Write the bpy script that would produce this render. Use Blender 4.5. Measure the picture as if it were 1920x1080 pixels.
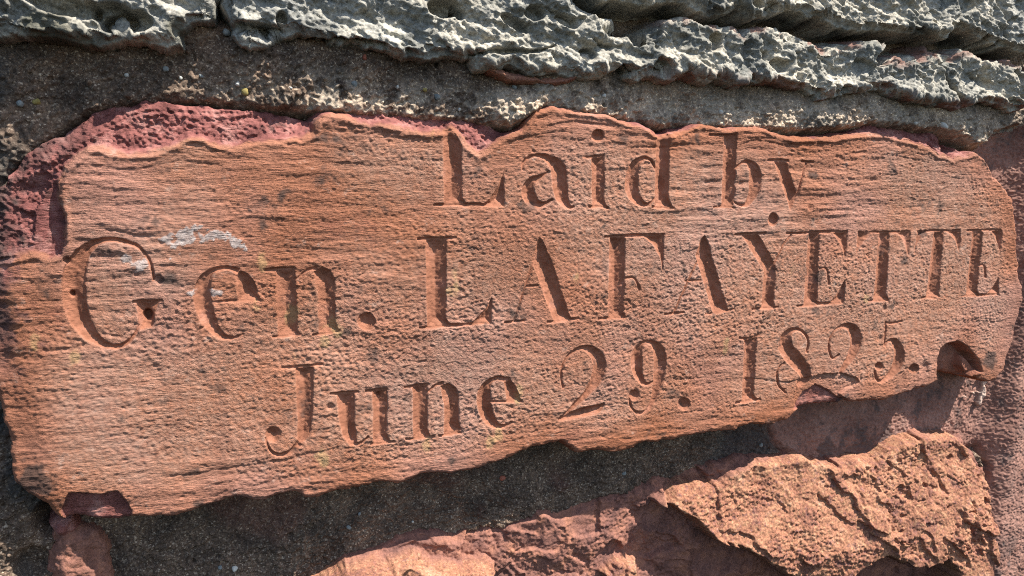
import bpy, math, random
import numpy as np
from mathutils import Matrix, Vector

# ------------------------------------------------------------------ camera, sky, sun, exposure
sc = bpy.context.scene
for o in list(bpy.data.objects):
    bpy.data.objects.remove(o)
cam_d = bpy.data.cameras.new('camera')
cam = bpy.data.objects.new('camera', cam_d)
sc.collection.objects.link(cam)
cam.matrix_world = Matrix([[0.939995, 0.038617, -0.338995, -0.210177], [-0.340736, 0.157303, -0.926906, -0.574682], [0.017531, 0.986795, 0.161022, 0.099833], [0.0, 0.0, 0.0, 1.0]])
cam_d.sensor_width = 36.0
cam_d.lens = 1387.0 / 1920.0 * 36.0
cam_d.clip_start = 0.01
cam_d.clip_end = 200.0
cam_d.dof.use_dof = True
cam_d.dof.focus_distance = 0.62
cam_d.dof.aperture_fstop = 16.0
sc.camera = cam

SUN = Vector((0.42, -0.32, 0.83)).normalized()          # towards the sun: from upper right, grazing the wall
world = bpy.data.worlds.new('World')
sc.world = world
world.use_nodes = True
wn = world.node_tree
wn.nodes.clear()
sky = wn.nodes.new('ShaderNodeTexSky')
sky.sky_type = 'NISHITA'
sky.sun_disc = False
sky.sun_elevation = math.asin(SUN.z)
sky.sun_rotation = math.atan2(SUN.x, SUN.y)
bg = wn.nodes.new('ShaderNodeBackground')
bg.inputs['Strength'].default_value = 0.10
wo = wn.nodes.new('ShaderNodeOutputWorld')
wn.links.new(sky.outputs[0], bg.inputs[0])
wn.links.new(bg.outputs[0], wo.inputs[0])

sun_d = bpy.data.lights.new('sun', 'SUN')
sun_d.energy = 5.0
sun_d.angle = math.radians(0.53)
sun_d.color = (1.0, 0.93, 0.84)
sun_o = bpy.data.objects.new('sun', sun_d)
sc.collection.objects.link(sun_o)
sun_o.location = SUN * 5
sun_o.rotation_euler = SUN.to_track_quat('Z', 'Y').to_euler()

sc.view_settings.view_transform = 'Standard'
sc.view_settings.look = 'None'
sc.view_settings.exposure = 1.05
sc.view_settings.gamma = 1.0
sc.view_settings.use_curve_mapping = False
try:
    sc.cycles.use_denoising = False
    sc.cycles.filter_width = 1.0
except Exception:
    pass

# ------------------------------------------------------------------ wall grid (mm; x right, z up, h outward from the inscribed face)
S = 0.75
X0, Z0 = -412.0, -414.0
xs = X0 + S * np.arange(1575)
zs = Z0 + S * np.arange(980)
NX, NZ = len(xs), len(zs)
GX, GZ = np.meshgrid(xs.astype(np.float32), zs.astype(np.float32))
# the stretch of wall that is built: a margin all round what the photograph shows
BUILT = (GZ < 236 + 0.09 * (GX + 350)) & (GZ > -232 - 0.185 * (GX + 380))
rng = np.random.default_rng(1825)
_kx = np.fft.rfftfreq(NX, S) * 2 * np.pi
_kz = np.fft.fftfreq(NZ, S) * 2 * np.pi

def field(lx, lz=None, ang=0.0):
    """unit-variance Gaussian random field with correlation lengths lx, lz in mm, its long axis turned by ang degrees"""
    lz = lz or lx
    w = rng.standard_normal((NZ, NX)).astype(np.float32)
    c, s_ = math.cos(math.radians(ang)), math.sin(math.radians(ang))
    ka = _kx[None, :] * c + _kz[:, None] * s_
    kb = -_kx[None, :] * s_ + _kz[:, None] * c
    F = np.fft.rfft2(w) * np.exp(-0.5 * ((ka * lx) ** 2 + (kb * lz) ** 2))
    r = np.fft.irfft2(F, s=(NZ, NX))
    return (r / r.std()).astype(np.float32)

def fbm(l0, octaves, gain=0.5, asp=1.0, ang=0.0):
    t = np.zeros((NZ, NX), np.float32); a = 1.0; l = l0
    for _ in range(octaves):
        t += a * field(l * asp, l, ang)
        a *= gain; l *= 0.5
    return t

def ridged(l0, octaves, gain=0.5, asp=1.0, ang=0.0):
    t = np.zeros((NZ, NX), np.float32); a = 1.0; l = l0
    for _ in range(octaves):
        t += a * (0.8 - np.abs(field(l * asp, l, ang)))
        a *= gain; l *= 0.5
    return t

def sstep(a, b, x):
    t = np.clip((x - a) / (b - a), 0, 1)
    return t * t * (3 - 2 * t)

def sdf(poly, pad=14.0, warp=None, far=None):
    """signed distance (mm, inside positive) to a polygon over the grid; -pad beyond its padded box"""
    P = np.array(poly, np.float32)
    out = np.full((NZ, NX), -pad, np.float32)
    i0 = max(0, int((P[:, 0].min() - pad - X0) / S) - 1); i1 = min(NX, int((P[:, 0].max() + pad - X0) / S) + 2)
    j0 = max(0, int((P[:, 1].min() - pad - Z0) / S) - 1); j1 = min(NZ, int((P[:, 1].max() + pad - Z0) / S) + 2)
    x = GX[j0:j1, i0:i1].astype(np.float32); z = GZ[j0:j1, i0:i1].astype(np.float32)
    if warp is not None:
        x = x + warp[0][j0:j1, i0:i1]; z = z + warp[1][j0:j1, i0:i1]
    big = x.size > 60000
    if big:
        xf, zf = x, z
        x = x[::2, ::2]; z = z[::2, ::2]
    d2 = np.full(x.shape, 1e9, np.float32); ins = np.zeros(x.shape, bool)
    n = len(P)
    for k in range(n):
        ax, az = P[k]; bx, bz = P[(k + 1) % n]
        ex, ez = bx - ax, bz - az
        L = ex * ex + ez * ez + 1e-9
        px = x - ax; pz = z - az
        t = np.clip((px * ex + pz * ez) / L, 0, 1)
        qx = px - t * ex; qz = pz - t * ez
        np.minimum(d2, qx * qx + qz * qz, out=d2)
        if az != bz:
            c = ((az > z) != (bz > z)) & (px < ex * (z - az) / (bz - az))
            ins ^= c
    d = np.sqrt(d2); d = np.where(ins, d, -d)
    if big:
        h, w = xf.shape
        up = np.zeros((d.shape[0] * 2, d.shape[1] * 2), np.float32)
        dp = np.pad(d, ((0, 1), (0, 1)), mode='edge')
        up[::2, ::2] = d
        up[1::2, ::2] = 0.5 * (dp[:-1, :-1] + dp[1:, :-1])
        up[::2, 1::2] = 0.5 * (dp[:-1, :-1] + dp[:-1, 1:])
        up[1::2, 1::2] = 0.25 * (dp[:-1, :-1] + dp[1:, :-1] + dp[:-1, 1:] + dp[1:, 1:])
        d = up[:h, :w]
    out[j0:j1, i0:i1] = d
    return out

def blob(x, z, rx, rz=None):
    """1 at a point falling smoothly to 0 at radius"""
    rz = rz or rx
    r = np.sqrt(((GX - x) / rx) ** 2 + ((GZ - z) / rz) ** 2)
    return (1 - sstep(0, 1, r)).astype(np.float32)

def shear(D, hb):
    """detail looked up at a point that also moves with depth, so that steep sides are rough along their depth too"""
    i = np.mod(((GX - X0 + 0.71 * hb) / S).astype(np.int32), NX)
    j = np.mod(((GZ - Z0 - 0.83 * hb) / S).astype(np.int32), NZ)
    return D[j, i]

def box_blur(a, n):
    for ax in (0, 1):
        c = np.cumsum(np.pad(a, [(n + 1, n) if k == ax else (0, 0) for k in (0, 1)], mode='edge'), axis=ax, dtype=np.float64)
        a = (np.take(c, range(2 * n + 1, c.shape[ax]), ax) - np.take(c, range(0, c.shape[ax] - 2 * n - 1), ax)) / (2 * n + 1)
    return a.astype(np.float32)

def facets(size, slope, step, warp, asp=1.0, ang=0.0):
    """broken rock: tilted flat faces meeting at edges, in mm"""
    x = GX + warp[0]; z = GZ + warp[1]
    c, s_ = math.cos(math.radians(ang)), math.sin(math.radians(ang))
    a = (x * c + z * s_) / asp; b = -x * s_ + z * c
    ga = np.floor(a / size).astype(np.int32); gb = np.floor(b / size).astype(np.int32)
    g2 = np.random.default_rng(int(size * 100) + 7)
    T = g2.random((5, 256, 256)).astype(np.float32)
    best = np.full(GX.shape, 1e9, np.float32); out = np.zeros(GX.shape, np.float32)
    for da in (-1, 0, 1):
        for db in (-1, 0, 1):
            ia = (ga + da) & 255; ib = (gb + db) & 255
            pa = (ga + da + 0.1 + 0.8 * T[0, ia, ib]) * size; pb = (gb + db + 0.1 + 0.8 * T[1, ia, ib]) * size
            d = (a - pa) ** 2 + (b - pb) ** 2
            hh = (T[2, ia, ib] - 0.5) * 2 * step + (T[3, ia, ib] - 0.5) * 2 * slope * (a - pa) + (T[4, ia, ib] - 0.5) * 2 * slope * (b - pb)
            m = d < best
            best = np.where(m, d, best); out = np.where(m, hh, out)
    return out

# ------------------------------------------------------------------ mesh builders
def normals_of(h, hx=None):
    gz, gx = np.gradient(h, S)
    n = np.stack([-gx, -np.ones_like(gx), -gz], -1)
    # outward is -y: surface y = -h, normal (-dh/dx, -1, -dh/dz) turned outward
    n = np.stack([-gx, -np.ones_like(gx), -gz], -1)
    return n / np.linalg.norm(n, axis=-1, keepdims=True)

def grid_mesh(name, cells, PX_, PY_, PZ_, mat, parent=None, attrs=None, nrm=None, origin=(0, 0, 0), thick=None):
    """mesh of the marked grid cells; PX_, PY_, PZ_ vertex positions in mm"""
    jj, ii = np.nonzero(cells)
    v00 = jj * NX + ii
    quads = np.stack([v00, v00 + 1, v00 + NX + 1, v00 + NX], 1)
    used, inv = np.unique(quads, return_inverse=True)
    quads = inv.reshape(-1, 4).astype(np.int32)
    co = np.stack([PX_.ravel()[used], PY_.ravel()[used], PZ_.ravel()[used]], 1).astype(np.float32) / 1000.0
    co -= np.array(origin, np.float32)
    nv, nf = len(used), len(quads)
    me = bpy.data.meshes.new(name)
    me.vertices.add(nv); me.loops.add(nf * 4); me.polygons.add(nf)
    me.vertices.foreach_set('co', co.ravel())
    me.loops.foreach_set('vertex_index', quads.ravel())
    me.polygons.foreach_set('loop_start', np.arange(0, nf * 4, 4, dtype=np.int32))
    me.polygons.foreach_set('use_smooth', np.ones(nf, bool))
    me.update(calc_edges=True)
    for k, a in (attrs or {}).items():
        at = me.attributes.new(k, 'FLOAT', 'POINT')
        at.data.foreach_set('value', a.ravel()[used].astype(np.float32))
    if nrm is not None:
        me.normals_split_custom_set_from_vertices(nrm.reshape(-1, 3)[used].tolist())
    me.materials.append(mat)
    o = bpy.data.objects.new(name, me)
    sc.collection.objects.link(o)
    if parent is not None:
        o.parent = parent
    return o

def cells_of(vmask):
    c = np.zeros((NZ, NX), bool)
    vmask = vmask & BUILT
    c[:-1, :-1] = vmask[:-1, :-1] & vmask[1:, :-1] & vmask[:-1, 1:] & vmask[1:, 1:]
    return c

def empty(name, loc):
    o = bpy.data.objects.new(name, None)
    o.empty_display_size = 0.05
    o.location = loc
    sc.collection.objects.link(o)
    return o

# ------------------------------------------------------------------ materials
class NT:
    def __init__(s, name):
        s.m = bpy.data.materials.new(name); s.m.use_nodes = True
        s.t = s.m.node_tree; s.t.nodes.clear()
        s.out = s.new('ShaderNodeOutputMaterial'); s.b = s.new('ShaderNodeBsdfPrincipled')
        s.link(s.b.outputs[0], s.out.inputs[0])
        s.pos = s.new('ShaderNodeNewGeometry').outputs['Position']
    def new(s, k): return s.t.nodes.new(k)
    def link(s, a, b): s.t.links.new(a, b)
    def noise(s, scale, detail=4.0, rough=0.55, stretch=None, off=0.0):
        mp = s.new('ShaderNodeMapping'); s.link(s.pos, mp.inputs['Vector'])
        mp.inputs['Location'].default_value = (off, off * 1.7, off * 0.3)
        if stretch: mp.inputs['Scale'].default_value = stretch
        n = s.new('ShaderNodeTexNoise'); n.inputs['Scale'].default_value = scale
        n.inputs['Detail'].default_value = detail; n.inputs['Roughness'].default_value = rough
        s.link(mp.outputs[0], n.inputs['Vector'])
        return n.outputs['Fac']
    def voro(s, scale, off=0.0):
        n = s.new('ShaderNodeTexVoronoi'); n.inputs['Scale'].default_value = scale
        s.link(s.pos, n.inputs['Vector'])
        return n
    def ramp(s, fac, stops):
        r = s.new('ShaderNodeValToRGB'); e = r.color_ramp.elements
        while len(e) < len(stops): e.new(0.5)
        for el, (p, c) in zip(e, stops):
            el.position = p; el.color = (*c, 1) if not isinstance(c, (int, float)) else (c, c, c, 1)
        s.link(fac, r.inputs['Fac'])
        return r.outputs['Color']
    def mix(s, fac, a, b, mode='MIX'):
        n = s.new('ShaderNodeMix'); n.data_type = 'RGBA'; n.blend_type = mode
        for sock, v in ((n.inputs[0], fac), (n.inputs[6], a), (n.inputs[7], b)):
            if isinstance(v, (int, float)): sock.default_value = v
            elif isinstance(v, tuple): sock.default_value = (*v, 1)
            else: s.link(v, sock)
        return n.outputs[2]
    def math(s, op, a, b=None):
        n = s.new('ShaderNodeMath'); n.operation = op
        for i, v in enumerate((a, b)):
            if v is None: continue
            if isinstance(v, (int, float)): n.inputs[i].default_value = v
            else: s.link(v, n.inputs[i])
        return n.outputs[0]
    def attr(s, name):
        a = s.new('ShaderNodeAttribute'); a.attribute_name = name
        return a.outputs['Fac']
    def done(s, col, rough=0.9, spec=0.15, bumps=()):
        s.link(col, s.b.inputs['Base Color'])
        if isinstance(rough, (int, float)): s.b.inputs['Roughness'].default_value = rough
        else: s.link(rough, s.b.inputs['Roughness'])
        s.b.inputs['Specular IOR Level'].default_value = spec
        last = None
        for fac, dist, strength in bumps:
            bn = s.new('ShaderNodeBump'); bn.inputs['Distance'].default_value = dist
            if isinstance(strength, (int, float)): bn.inputs['Strength'].default_value = strength
            else: s.link(strength, bn.inputs['Strength'])
            s.link(fac, bn.inputs['Height'])
            if last is not None: s.link(last, bn.inputs['Normal'])
            last = bn.outputs[0]
        if last is not None: s.link(last, s.b.inputs['Normal'])
        return s.m

def make_sandstone():
    t = NT('red_sandstone')
    tone = t.noise(9.0, 3, 0.5)
    face = t.ramp(tone, [(0.34, (0.312, 0.122, 0.063)), (0.50, (0.348, 0.152, 0.092)), (0.66, (0.360, 0.180, 0.132))])
    band = t.noise(60.0, 4, 0.6, (0.12, 1, 1.0), 3.1)
    face = t.mix(0.55, face, t.ramp(band, [(0.3, (0.62, 0.58, 0.55)), (0.7, (1.25, 1.2, 1.15))]), 'MULTIPLY')
    gr = t.noise(900.0, 2, 0.6)
    face = t.mix(0.5, face, t.ramp(gr, [(0.3, 0.62), (0.7, 1.3)]), 'MULTIPLY')
    st = t.noise(26.0, 5, 0.65, None, 9.0)
    face = t.mix(t.ramp(st, [(0.60, 0.0), (0.72, 0.55)]), face, (0.24, 0.090, 0.058))
    yel = t.noise(34.0, 4, 0.6, (1.4, 1, 0.45), 17.0)
    face = t.mix(t.ramp(yel, [(0.70, 0.0), (0.78, 0.35)]), face, (0.47, 0.31, 0.12))
    face = t.mix(t.math('MULTIPLY', t.attr('dust'), t.ramp(t.noise(150.0, 5, 0.7, None, 11.0), [(0.35, 0.25), (0.65, 1.0)])), face, (0.46, 0.31, 0.235))
    streakn = t.noise(46.0, 5, 0.6, (1.0, 1, 0.16), 31.0)
    face = t.mix(t.ramp(streakn, [(0.56, 0.0), (0.72, 0.40)]), face, (0.20, 0.085, 0.055))
    salt = t.noise(95.0, 6, 0.72, (0.8, 1, 1.0), 41.0)
    face = t.mix(t.ramp(salt, [(0.60, 0.0), (0.70, 0.45)]), face, (0.48, 0.35, 0.28))
    fr_n = t.noise(70.0, 5, 0.65, None, 5.0)
    fresh = t.ramp(fr_n, [(0.32, (0.13, 0.047, 0.042)), (0.5, (0.26, 0.098, 0.085)), (0.7, (0.42, 0.215, 0.185))])
    col = t.mix(t.attr('fresh'), face, fresh)
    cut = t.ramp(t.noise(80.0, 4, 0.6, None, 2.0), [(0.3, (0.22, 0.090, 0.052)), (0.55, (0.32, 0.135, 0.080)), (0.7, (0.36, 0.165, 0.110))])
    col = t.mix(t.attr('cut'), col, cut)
    col = t.mix(t.attr('dark_tone'), col, (0.05, 0.042, 0.038))
    lich = t.ramp(t.noise(260.0, 3, 0.6, None, 4.0), [(0.3, (0.28, 0.22, 0.20)), (0.65, (0.50, 0.45, 0.42))])
    col = t.mix(t.attr('pale'), col, lich)
    col = t.mix(t.attr('ochre'), col, (0.46, 0.33, 0.15))
    t.hgt = t.mix(t.attr('bed'), t.noise(560.0, 4, 0.68, (0.8, 1, 1.15), 1.0), t.noise(640.0, 4, 0.68, (0.25, 1, 1.35), 1.0))
    t.gate = t.math('MULTIPLY', t.math('SUBTRACT', 0.95, t.math('MULTIPLY', t.attr('cut'), 0.45)), t.ramp(t.noise(17.0, 3, 0.55, (0.6, 1, 1.0), 51.0), [(0.36, 0.35), (0.6, 1.0)]))
    return t.done(col, 0.85, 0.2, [(t.hgt, 0.0032, t.gate)])

def make_mortar():
    t = NT('sandy_mortar')
    v = t.voro(900.0); cellc = v.outputs['Color']
    sep = t.new('ShaderNodeSeparateColor'); t.link(cellc, sep.inputs[0])
    base = t.ramp(t.noise(16.0, 4, 0.6), [(0.33, (0.042, 0.033, 0.027)), (0.55, (0.075, 0.058, 0.046)), (0.75, (0.11, 0.078, 0.060))])
    grain = t.ramp(sep.outputs[0], [(0.0, (0.03, 0.024, 0.02)), (0.5, (0.068, 0.054, 0.044)), (0.82, (0.11, 0.09, 0.074)), (0.95, (0.19, 0.17, 0.14)), (0.995, (0.36, 0.33, 0.28))])
    col = t.mix(1.0, t.mix(0.62, base, grain), t.ramp(t.noise(38.0, 5, 0.65, None, 21.0), [(0.34, (0.9, 0.83, 0.78)), (0.5, (1.7, 1.5, 1.34)), (0.68, (2.8, 2.4, 2.05))]), 'MULTIPLY')
    col = t.mix(t.attr('lit_grit'), col, t.mix(0.55, t.mix(1.0, col, (3.4, 3.3, 3.0), 'MULTIPLY'), (0.33, 0.31, 0.26)))  # paler colour for the sunlit crumb zone and its whitish grit
    col = t.mix(t.attr('red'), col, (0.16, 0.065, 0.05))
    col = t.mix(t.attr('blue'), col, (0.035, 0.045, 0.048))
    return t.done(col, 0.9, 0.2, [(t.noise(1300.0, 3, 0.65), 0.0008, 0.6)])

def make_grey():
    t = NT('weathered_grey_limestone')
    n = t.noise(30.0, 6, 0.62)
    col = t.ramp(n, [(0.32, (0.11, 0.108, 0.095)), (0.43, (0.23, 0.225, 0.195)), (0.53, (0.37, 0.345, 0.285)), (0.68, (0.50, 0.455, 0.37))])
    g = t.noise(12.0, 3, 0.5, None, 8.0)
    col = t.mix(t.ramp(g, [(0.45, 0.0), (0.65, 0.5)]), col, (0.25, 0.255, 0.24))
    f = t.noise(420.0, 4, 0.65, None, 2.0)
    col = t.mix(0.75, col, t.ramp(f, [(0.32, 0.5), (0.66, 1.45)]), 'MULTIPLY')
    col = t.mix(t.attr('red'), col, (0.22, 0.10, 0.075))
    col = t.mix(t.attr('algae'), col, (0.055, 0.055, 0.035))
    col = t.mix(t.attr('pale'), col, (0.46, 0.44, 0.37))
    return t.done(col, 0.9, 0.15, [(f, 0.0012, 0.7), (t.noise(1400.0, 2, 0.6), 0.0005, 0.5)])

def make_rough_red():
    t = NT('rough_orange_sandstone')
    n = t.noise(45.0, 6, 0.68)
    col = t.ramp(n, [(0.30, (0.15, 0.072, 0.060)), (0.44, (0.26, 0.115, 0.072)), (0.58, (0.34, 0.165, 0.098)), (0.72, (0.41, 0.25, 0.17))])
    f = t.noise(480.0, 4, 0.7, None, 2.0)
    sp = t.noise(210.0, 4, 0.75, None, 14.0)
    col = t.mix(t.ramp(sp, [(0.54, 0.0), (0.66, 0.55)]), col, (0.47, 0.30, 0.17))
    col = t.mix(t.ramp(sp, [(0.36, 0.7), (0.44, 0.0)]), col, (0.20, 0.105, 0.10))
    col = t.mix(0.8, col, t.ramp(f, [(0.33, 0.42), (0.66, 1.5)]), 'MULTIPLY')
    shade_tone = t.ramp(t.noise(55.0, 5, 0.65, None, 6.0), [(0.34, (0.15, 0.075, 0.062)), (0.52, (0.25, 0.118, 0.088)), (0.70, (0.34, 0.155, 0.098))])
    shade_tone = t.mix(0.6, shade_tone, t.ramp(f, [(0.33, 0.55), (0.66, 1.4)]), 'MULTIPLY')
    col = t.mix(t.attr('shade_tone'), col, shade_tone)  # darker colour for the boulder's shaded parts, shade painted into the material
    return t.done(col, 0.9, 0.15, [(f, 0.001, 0.6), (t.noise(1400.0, 2, 0.6), 0.0005, 0.5)])

def make_dusky():
    t = NT('dusky_red_sandstone')
    n = t.noise(24.0, 6, 0.62)
    col = t.ramp(n, [(0.32, (0.16, 0.085, 0.068)), (0.5, (0.245, 0.130, 0.100)), (0.7, (0.33, 0.19, 0.15))])
    f = t.noise(300.0, 4, 0.7, None, 2.0)
    col = t.mix(0.7, col, t.ramp(f, [(0.33, 0.6), (0.66, 1.35)]), 'MULTIPLY')
    col = t.mix(t.attr('dusky_dark'), col, (0.085, 0.065, 0.06))
    col = t.mix(t.attr('pale'), col, (0.62, 0.47, 0.38))
    return t.done(col, 0.9, 0.15, [(f, 0.0012, 0.6)])

M_SAND, M_MORTAR, M_GREY, M_ROUGH, M_DUSKY = make_sandstone(), make_mortar(), make_grey(), make_rough_red(), make_dusky()

def plain(name, stops, scale=300.0):
    t = NT(name)
    return t.done(t.ramp(t.noise(scale, 3, 0.6), stops), 0.8, 0.25, [(t.noise(900.0, 3, 0.6), 0.0006, 0.5)])

# ------------------------------------------------------------------ shared relief
W1, W2 = fbm(7, 4, 0.55), fbm(7, 4, 0.55)
warp_s = (W1 * 1.1, W2 * 1.1)            # small raggedness
warp_m = (fbm(14, 5, 0.55) * 2.6, fbm(14, 5, 0.55) * 2.6)
fine1 = field(1.0, 0.75)
fine2 = field(0.62)
rough_a = ridged(16, 5, 0.52)
FC_L = box_blur(facets(34, 0.38, 3.0, warp_m, 1.3, -30), 1)
FC_M = box_blur(facets(13, 0.42, 1.3, warp_s, 1.4, -30), 1)
FC_S = facets(5.0, 0.5, 0.6, (W1 * 0.5, W2 * 0.5), 1.4, -20)
rough_b = fbm(10, 4, 0.55)

# ================================================================== inscribed stone
OUT = [(-367.9,79.3),(-359.9,83.1),(-351.5,91.2),(-347.0,102.0),(-334.0,110.3),(-319.4,120.4),(-309.7,126.0),(-304.6,132.1),(-293.1,138.9),(-273.3,144.7),(-260.1,144.7),(-250.3,140.8),(-226.4,138.3),(-208.7,137.6),(-194.4,136.7),(-168.5,135.5),(-159.1,132.8),(-153.3,138.4),(-143.6,140.3),(-106.0,140.3),(-89.6,140.2),(-60.2,139.8),(-42.9,140.9),(-27.4,139.9),(-18.4,135.7),(-9.3,128.8),(0.4,127.0),(8.5,135.8),(15.7,146.7),(29.7,149.8),(53.8,148.7),(88.6,145.3),(119.8,138.9),(133.4,132.2),(144.5,133.4),(149.5,139.5),(173.5,140.9),(224.5,142.7),(248.4,139.7),(272.9,135.7),(285.4,134.6),(323.0,137.2),(361.4,144.6),(380.9,149.8),(408.6,148.3),(437.3,144.5),(459.4,141.6),(472.7,140.9),(477.6,147.5),(492.4,148.0),(495.8,126.4),(518.3,124.2),(528.1,116.2),(543.0,102.5),(559.2,91.4),(582.3,74.9),(586.7,59.8),(599.4,12.5),(614.1,-36.2),(609.2,-60.5),(601.9,-91.0),(596.8,-115.5),(585.5,-128.4),(563.9,-129.1),(538.6,-124.5),(517.7,-119.1),(494.7,-123.2),(480.1,-129.2),(454.0,-134.0),(395.3,-135.6),(352.8,-134.5),(318.9,-135.8),(301.2,-145.8),(274.0,-148.0),(242.1,-147.4),(205.3,-148.8),(175.6,-150.9),(129.7,-155.1),(101.9,-155.4),(85.6,-155.5),(69.4,-152.1),(53.5,-145.7),(32.7,-141.7),(12.6,-144.8),(-7.0,-151.7),(-26.4,-156.1),(-45.4,-157.0),(-73.2,-158.1),(-100.2,-158.7),(-117.8,-158.7),(-139.3,-159.8),(-160.4,-164.6),(-176.8,-160.5),(-192.9,-159.5),(-212.6,-158.4),(-239.5,-159.7),(-260.2,-162.3),(-280.2,-161.3),(-296.2,-161.4),(-311.9,-161.5),(-328.7,-157.2),(-339.6,-158.0),(-348.0,-146.9),(-358.3,-135.8),(-367.7,-124.2),(-369.3,-105.2),(-369.4,-82.0),(-370.7,-59.1),(-374.7,-40.1),(-376.2,-14.2),(-375.0,14.7),(-372.1,50.1)]
FACE = [(-380.9,29.1),(-362.7,32.9),(-348.9,34.7),(-344.0,37.4),(-335.0,33.6),(-327.9,35.6),(-323.8,49.4),(-324.0,63.8),(-326.5,73.8),(-325.1,83.4),(-321.2,95.2),(-307.9,106.4),(-301.4,108.0),(-282.1,105.9),(-265.5,107.4),(-251.7,112.5),(-242.9,116.8),(-236.0,116.6),(-224.0,112.5),(-213.3,112.1),(-195.1,116.3),(-169.0,118.6),(-156.7,123.2),(-153.4,131.5),(-144.8,137.2),(-130.0,134.3),(-106.1,130.8),(-85.5,125.9),(-72.9,124.7),(-59.3,127.6),(-51.5,129.5),(-41.8,120.7),(-29.3,110.6),(-18.2,117.2),(-6.0,124.3),(4.5,130.1),(15.8,143.7),(32.2,148.2),(53.8,147.0),(88.7,143.6),(114.7,137.0),(134.0,130.4),(152.1,133.7),(168.2,137.9),(224.7,139.8),(254.7,136.1),(285.6,132.1),(323.3,134.3),(362.1,138.5),(389.2,138.3),(424.7,133.1),(450.5,127.5),(464.0,120.3),(485.2,117.5),(507.3,121.2),(518.9,124.8),(531.2,116.2),(546.1,102.5),(563.5,89.7),(590.6,74.9),(634.1,-0.4),(637.0,-62.0),(626.7,-124.2),(602.9,-160.3),(459.0,-170.5),(251.2,-181.5),(75.8,-180.4),(-118.1,-182.4),(-240.5,-181.4),(-298.8,-176.2),(-360.2,-178.3),(-402.7,-155.1)]
so = sdf(OUT, 16, warp_s)
sf = sdf(FACE, 40, (W1 * 0.7, W2 * 0.7))

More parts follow.
